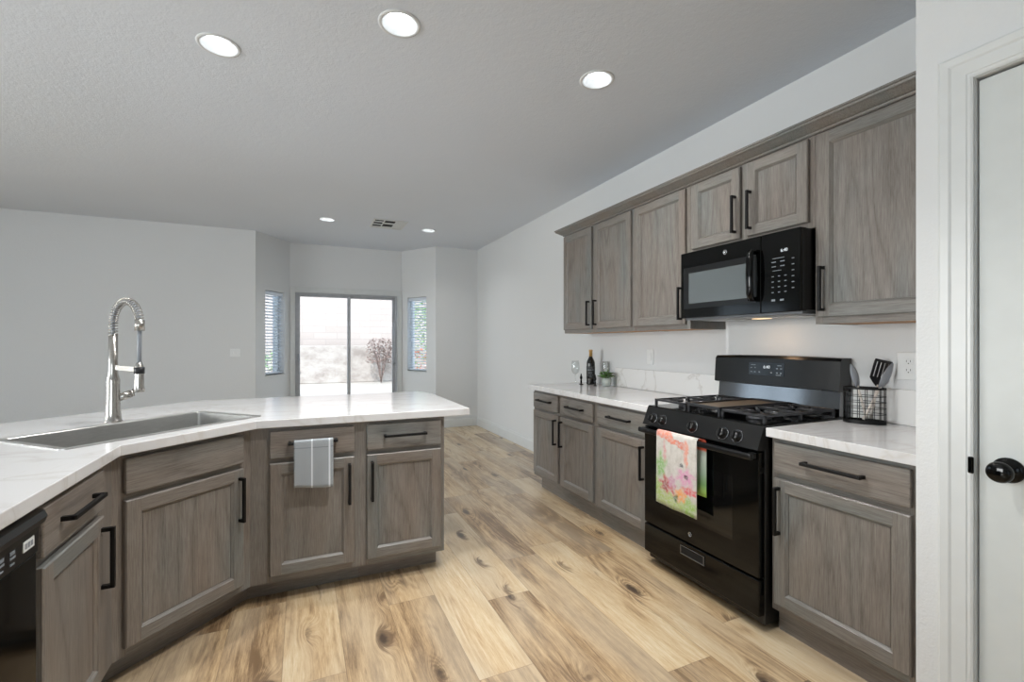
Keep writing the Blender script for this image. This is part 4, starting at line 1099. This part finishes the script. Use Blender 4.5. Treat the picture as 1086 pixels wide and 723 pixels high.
# ------------------------------------------------------------------ items on the far right counter
KZ = KT + 0.001
bt = thing('wine_bottle', 'dark wine bottle with gold foil neck standing on the far right counter', 'bottle', (2.375, 3.53, KZ))
b = bm_new(); lathe(b, [(0, 0.004), (0.030, 0.0), (0.0375, 0.004), (0.038, 0.010), (0.038, 0.185), (0.036, 0.205), (0.026, 0.228), (0.0165, 0.245), (0.0145, 0.262), (0.0145, 0.300), (0.0, 0.300)], 36); obj('glass_body', b, M['bottleglass'], bt)
b = bm_new(); lathe(b, [(0.0150, 0.248), (0.0155, 0.248), (0.0155, 0.298), (0.0172, 0.300), (0.0172, 0.312), (0.0155, 0.315), (0, 0.315), (0, 0.302), (0.0148, 0.302)], 28); obj('foil_capsule', b, M['foilgold'], bt)
b = bm_new(); lathe(b, [(0.0383, 0.055), (0.0388, 0.055), (0.0388, 0.165), (0.0383, 0.165)], 36, closed=True); lb_ = obj('bottle_label', b, M['labelblack'], bt)
b = bm_new()
for (z_, a0, a1, h_) in ((0.150, 3.4, 4.6, .004), (0.128, 3.2, 5.0, .012), (0.105, 3.5, 4.5, .004), (0.085, 3.3, 4.9, .005), (0.070, 3.7, 4.5, .003)):
    n_ = 8
    for k in range(n_):
        if k % 2 == 0 or h_ < .005:
            q = [a0 + (a1 - a0) * (k + d_) / n_ for d_ in (0.0, 0.85)]
            vs = [b.verts.new((0.0391 * math.cos(a), 0.0391 * math.sin(a), z)) for a, z in ((q[0], z_), (q[1], z_), (q[1], z_ + h_), (q[0], z_ + h_))]; b.faces.new(vs)
obj('label_print', b, M['mark'], lb_)

def wine_glass(label, x, y):
    g = thing('wine_glass', label, 'glass', (x, y, KZ), 0, 'stemmed wine glasses on the far counter')
    b = bm_new(); lathe(b, [(0, 0.088), (0.012, 0.091), (0.028, 0.106), (0.037, 0.132), (0.038, 0.155), (0.034, 0.190), (0.031, 0.212), (0.0300, 0.212), (0.0328, 0.190), (0.0366, 0.155), (0.0356, 0.132), (0.0270, 0.108), (0.011, 0.0935), (0, 0.0925)], 36); obj('bowl', b, M['glass'], g)
    b = bm_new(); lathe(b, [(0, 0.0875), (0.006, 0.087), (0.0035, 0.075), (0.0032, 0.02), (0.007, 0.006), (0.0070, 0.0045), (0, 0.0045)], 24); obj('stem', b, M['glass'], g)
    b = bm_new(); lathe(b, [(0, 0.0043), (0.010, 0.0038), (0.034, 0.0016), (0.035, 0.0), (0, 0.0)], 36); obj('foot', b, M['glass'], g)
wine_glass('clear stemmed wine glass left of the wine bottle', 2.285, 3.645)
wine_glass('clear stemmed wine glass behind the small potted plant', 2.466, 3.425)
def stopper(label, x, y, s=1.0):
    g = thing('bottle_stopper', label, 'bottle stopper', (x, y, KZ), 0, 'small dark stoppers beside the bottle')
    b = bm_new(); lathe(b, [(0, 0), (0.020 * s, 0), (0.020 * s, 0.004), (0.008, 0.008), (0, 0.008)], 20); obj('base', b, M['black'], g)
    b = bm_new(); lathe(b, [(0, 0.009), (0.007, 0.009), (0.009, 0.03), (0.006, 0.045), (0.011, 0.055), (0.012, 0.066), (0.007, 0.08), (0.004, 0.098), (0, 0.10)], 20); obj('figure', b, M['gloss'], g)
stopper('small black stopper standing between the left glass and the bottle', 2.300, 3.572)
stopper('small black stopper standing between the bottle and the potted plant', 2.330, 3.395, .8)
# potted plant
pp = thing('potted_plant', 'small leafy green plant in a pale round pot on the far counter', 'plant', (2.398, 3.325, KZ))
b = bm_new(); lathe(b, [(0, 0.0), (0.024, 0.0), (0.034, 0.010), (0.041, 0.035), (0.042, 0.06), (0.037, 0.078), (0.034, 0.078), (0.038, 0.06), (0.036, 0.035), (0.0, 0.02)], 32); obj('pot', b, M['potwhite'], pp)
b = bm_new(); lathe(b, [(0, 0.066), (0.036, 0.064), (0.0355, 0.060), (0, 0.060)], 24); obj('soil', b, M['soil'], pp)
b = bm_new(); rr = random.Random(4)
def leaf(b, o, d, L, wd_, mat=0):
    d = d.normalized(); s = d.cross(Vector((0, 0, 1)));
    if s.length < .1: s = Vector((1, 0, 0))
    s.normalize(); n = s.cross(d)
    P_ = [o, o + d * L * .35 + s * wd_ / 2 + n * .002, o + d * L * .75 + s * wd_ * .4, o + d * L - n * .004, o + d * L * .75 - s * wd_ * .4, o + d * L * .35 - s * wd_ / 2 + n * .002]
    vs = [b.verts.new(p) for p in P_]
    f_ = b.faces.new((vs[0], vs[1], vs[2], vs[3])); f_.material_index = mat; f_ = b.faces.new((vs[0], vs[3], vs[4], vs[5])); f_.material_index = mat
for k in range(170):
    a = rr.uniform(0, 2 * PI); el = rr.uniform(0.05, 1.35); r_ = rr.uniform(0.02, 0.060)
    o_ = Vector((math.cos(a) * math.cos(el) * r_, math.sin(a) * math.cos(el) * r_, 0.075 + math.sin(el) * r_ * 0.85))
    leaf(b, o_, Vector((math.cos(a), math.sin(a), rr.uniform(-.2, .9))), rr.uniform(.022, .034), rr.uniform(.015, .024))
obj('foliage', b, M['leaf'], pp)
b = bm_new()
for k in range(12):
    a = 2 * PI * k / 12; tube(b, [(0.006 * math.cos(a), 0.006 * math.sin(a), 0.064), (0.03 * math.cos(a), 0.03 * math.sin(a), 0.10)], 0.0012, 5)
obj('stems', b, M['leaf'], pp)

# ------------------------------------------------------------------ utensil basket
bx_, by_ = 2.392, 1.300
ub_ = thing('utensil_basket', 'black oval wire basket holding utensils beside the range', 'basket', (bx_, by_, KZ), math.radians(-66))
ea, eb = 0.082, 0.050; H_ = 0.165
def el_(a, z, k=1.0): return Vector((ea * k * math.cos(a), eb * k * math.sin(a), z))
b = bm_new(); n_ = 40
A_ = [b.verts.new(el_(2 * PI * k / n_, 0.0)) for k in range(n_)]; B_ = [b.verts.new(el_(2 * PI * k / n_, 0.016)) for k in range(n_)]
C_ = [b.verts.new(el_(2 * PI * k / n_, 0.016, .95)) for k in range(n_)]; D_ = [b.verts.new(el_(2 * PI * k / n_, 0.004, .95)) for k in range(n_)]
for P_, Q_ in ((A_, B_), (B_, C_), (C_, D_)):
    for k in range(n_): b.faces.new((P_[k], P_[(k + 1) % n_], Q_[(k + 1) % n_], Q_[k]))
b.faces.new(A_[::-1]); b.faces.new(D_); obj('base_tray', b, M['black'], ub_)
b = bm_new()
for z_ in (0.045, 0.072, 0.099, 0.126): tube(b, [el_(2 * PI * k / n_, z_, .985) for k in range(n_)], 0.0014, 6, closed=True)
for k in range(17):
    a = 2 * PI * k / 17; tube(b, [el_(a, 0.014, .97), el_(a, H_ - .004, .97)], 0.0014, 6)
obj('wire_mesh', b, M['black'], ub_)
b = bm_new(); A_ = []
for k in range(n_):
    a = 2 * PI * k / n_; A_.append([b.verts.new(el_(a, z_, q_)) for q_, z_ in ((1.0, H_ - .007), (1.0, H_ + .002), (.95, H_ + .002), (.95, H_ - .007))])
for k in range(n_):
    P_, Q_ = A_[k], A_[(k + 1) % n_]
    for j in range(4): b.faces.new((P_[j], P_[(j + 1) % 4], Q_[(j + 1) % 4], Q_[j]))
obj('rim', b, M['black'], ub_)
# utensils: handle line from foot to head in world coordinates
Fv = Vector((math.cos(-0.4244 + PI / 2), math.sin(-0.4244 + PI / 2), 0)); 
Rv = Vector((math.cos(0.4244), -math.sin(0.4244), 0)); Fw = Vector((math.sin(0.4244), math.cos(0.4244), 0))
def utensil(name, label, cat, foot, top, headL, headW, matH, kind_, roll=0.0):
    foot, top = Vector(foot), Vector(top); d = (top - foot).normalized(); L = (top - foot).length
    g = thing(name, label, cat, foot, 0)
    b = bm_new(); tube(b, [Vector((0, 0, 0)), d * (L * .5), d * L], [0.0065, 0.0055, 0.0045], 12); obj('handle', b, M['utensilwhite'], g)
    s = (Rv * math.cos(roll) + Fw * math.sin(roll)); s = (s - d * s.dot(d)).normalized(); n = s.cross(d)
    b = bm_new(); base_ = d * (L - .008)
    nu, nv = (14, 10)
    def shape(t_):   # half width along the head
        if kind_ == 'spoon': return headW / 2 * max(0.12, math.sin(PI * min(1, (t_ * .96 + .04)) ** 0.9) ** 0.6)
        return headW / 2 * (0.16 + 0.84 * min(1, t_ / 0.28) ** .8) * (1.0 if t_ < .93 else 0.96)
    if kind_ == 'spoon':
        rows = []
        for i in range(nu + 1):
            t_ = i / nu; hw = shape(t_) if i < nu else headW * .10; row = []
            for j in range(nv + 1):
                c_ = 2 * j / nv - 1; dip = 0.012 * (1 - c_ * c_) * math.sin(PI * t_)
                row.append(b.verts.new(base_ + d * headL * t_ + s * hw * c_ + n * dip))
            rows.append(row)
        for i in range(nu):
            for j in range(nv):
                f_ = b.faces.new((rows[i][j], rows[i][j + 1], rows[i + 1][j + 1], rows[i + 1][j])); f_.smooth = True
    else:
        xs_ = [-1, -.72, -.58, -.28, -.14, .14, .28, .58, .72, 1]; ts_ = [0, .12, .28, .34, .90, 1.0]
        V_ = [[b.verts.new(base_ + d * headL * t_ + s * shape(t_) * c_ + n * 0.012 * t_ * t_) for c_ in xs_] for t_ in ts_]
        for i in range(len(ts_) - 1):
            for j in range(len(xs_) - 1):
                if ts_[i] >= .33 and ts_[i] < .9 and j in (1, 3, 5, 7): continue
                b.faces.new((V_[i][j], V_[i][j + 1], V_[i + 1][j + 1], V_[i + 1][j]))
    o = obj('head', b, matH, g); m = o.modifiers.new('thickness', 'SOLIDIFY'); m.thickness = 0.003; m.offset = 0
bc = Vector((bx_, by_, KZ + .020))
utensil('serving_spoon', 'grey spoon leaning left in the wire basket, nearest the range', 'spoon', bc + Rv * .012 + Fw * .000, bc + Rv * (-.024) + Fw * .012 + Vector((0, 0, .155)), 0.110, 0.050, M['plasticgrey'], 'spoon', 0.35)
utensil('slotted_spatula', 'black slotted spatula in the wire basket', 'spatula', bc + Rv * .030 + Fw * .000, bc + Rv * .066 + Fw * .006 + Vector((0, 0, .158)), 0.125, 0.084, M['nylon'], 'spatula', 0.0)
utensil('mixing_spoon', 'grey spoon leaning right in front of the black spatula', 'spoon', bc + Rv * (-.020) - Fw * .022, bc + Rv * .056 - Fw * .026 + Vector((0, 0, .152)), 0.128, 0.054, M['plasticgrey'], 'spoon', 0.35)

# ------------------------------------------------------------------ yard behind the glass
bm = bm_new(); box(bm, -14, 14, 7.7, 24, -0.30, -0.12); struct('patio_ground', bm, M['concrete'])
bm = bm_new(); box(bm, -12, 12, 17.6, 18.2, -0.12, 1.20, bev=.02); tag(obj('retaining_wall', bm, M['stone']), 'low rough pale garden wall seen through the sliding door', 'wall')
bm = bm_new(); box(bm, -12, 12, 18.6, 18.8, -0.12, 4.6); tag(obj('block_wall', bm, M['block']), 'tall pale block wall behind the low garden wall', 'wall')
bm = bm_new(); box(bm, -0.46, -0.33, 9.0, 9.13, -0.12, 2.8, bev=.01); box(bm, -0.48, -0.31, 8.98, 9.15, -0.12, 0.0, bev=.01); box(bm, -0.48, -0.31, 8.98, 9.15, 2.8, 2.86, bev=.01)
tag(obj('patio_post', bm, M['post']), 'white patio post with blue-grey shade in its colour behind the left bay window', 'post')
def shrub(name, label, cat, loc, r_, h, n_, mats, trunk, thin=False, seed=1):
    rr = random.Random(seed); g = thing(name, label, cat, loc); b = bm_new()
    for k in range(10 if not thin else 16):
        a = rr.uniform(0, 2 * PI); q = r_ * rr.uniform(.3, .9); tube(b, [(0, 0, 0), (q * .4 * math.cos(a), q * .4 * math.sin(a), h * .5), (q * math.cos(a), q * math.sin(a), h * rr.uniform(.75, 1))], 0.012, 5)
    obj('stems', b, trunk, g); b = bm_new()
    for k in range(n_):
        a = rr.uniform(0, 2 * PI); z_ = rr.uniform(0.15 if not thin else .45, 1); q = r_ * math.sqrt(rr.random()) * (1.1 - .5 * abs(z_ - .6))
        leaf(b, Vector((q * math.cos(a), q * math.sin(a), z_ * h)), Vector((rr.uniform(-1, 1), rr.uniform(-1, 1), rr.uniform(-.4, 1))), rr.uniform(.06, .12), rr.uniform(.03, .06), 1 if len(mats) > 1 and z_ < .42 and rr.random() < .6 else 0)
    obj('foliage', b, mats, g)
shrub('garden_shrub', 'dry brownish shrub against the yard wall at the right of the sliding door', 'shrub', (2.55, 16.9, -0.12), 0.50, 1.55, 900, [M['twig']], M['twig'], True, 2)
shrub('garden_bush', 'leafy bush low behind the left bay window', 'shrub', (-1.05, 13.2, -0.12), 0.75, 1.15, 900, [M['leafout']], M['twig'], seed=3)
shrub('garden_tree', 'green tree with reddish flowers behind the right bay window', 'tree', (3.55, 13.0, -0.12), 0.85, 2.9, 3200, [M['leafout'], M['flowerred']], M['twig'], seed=5)
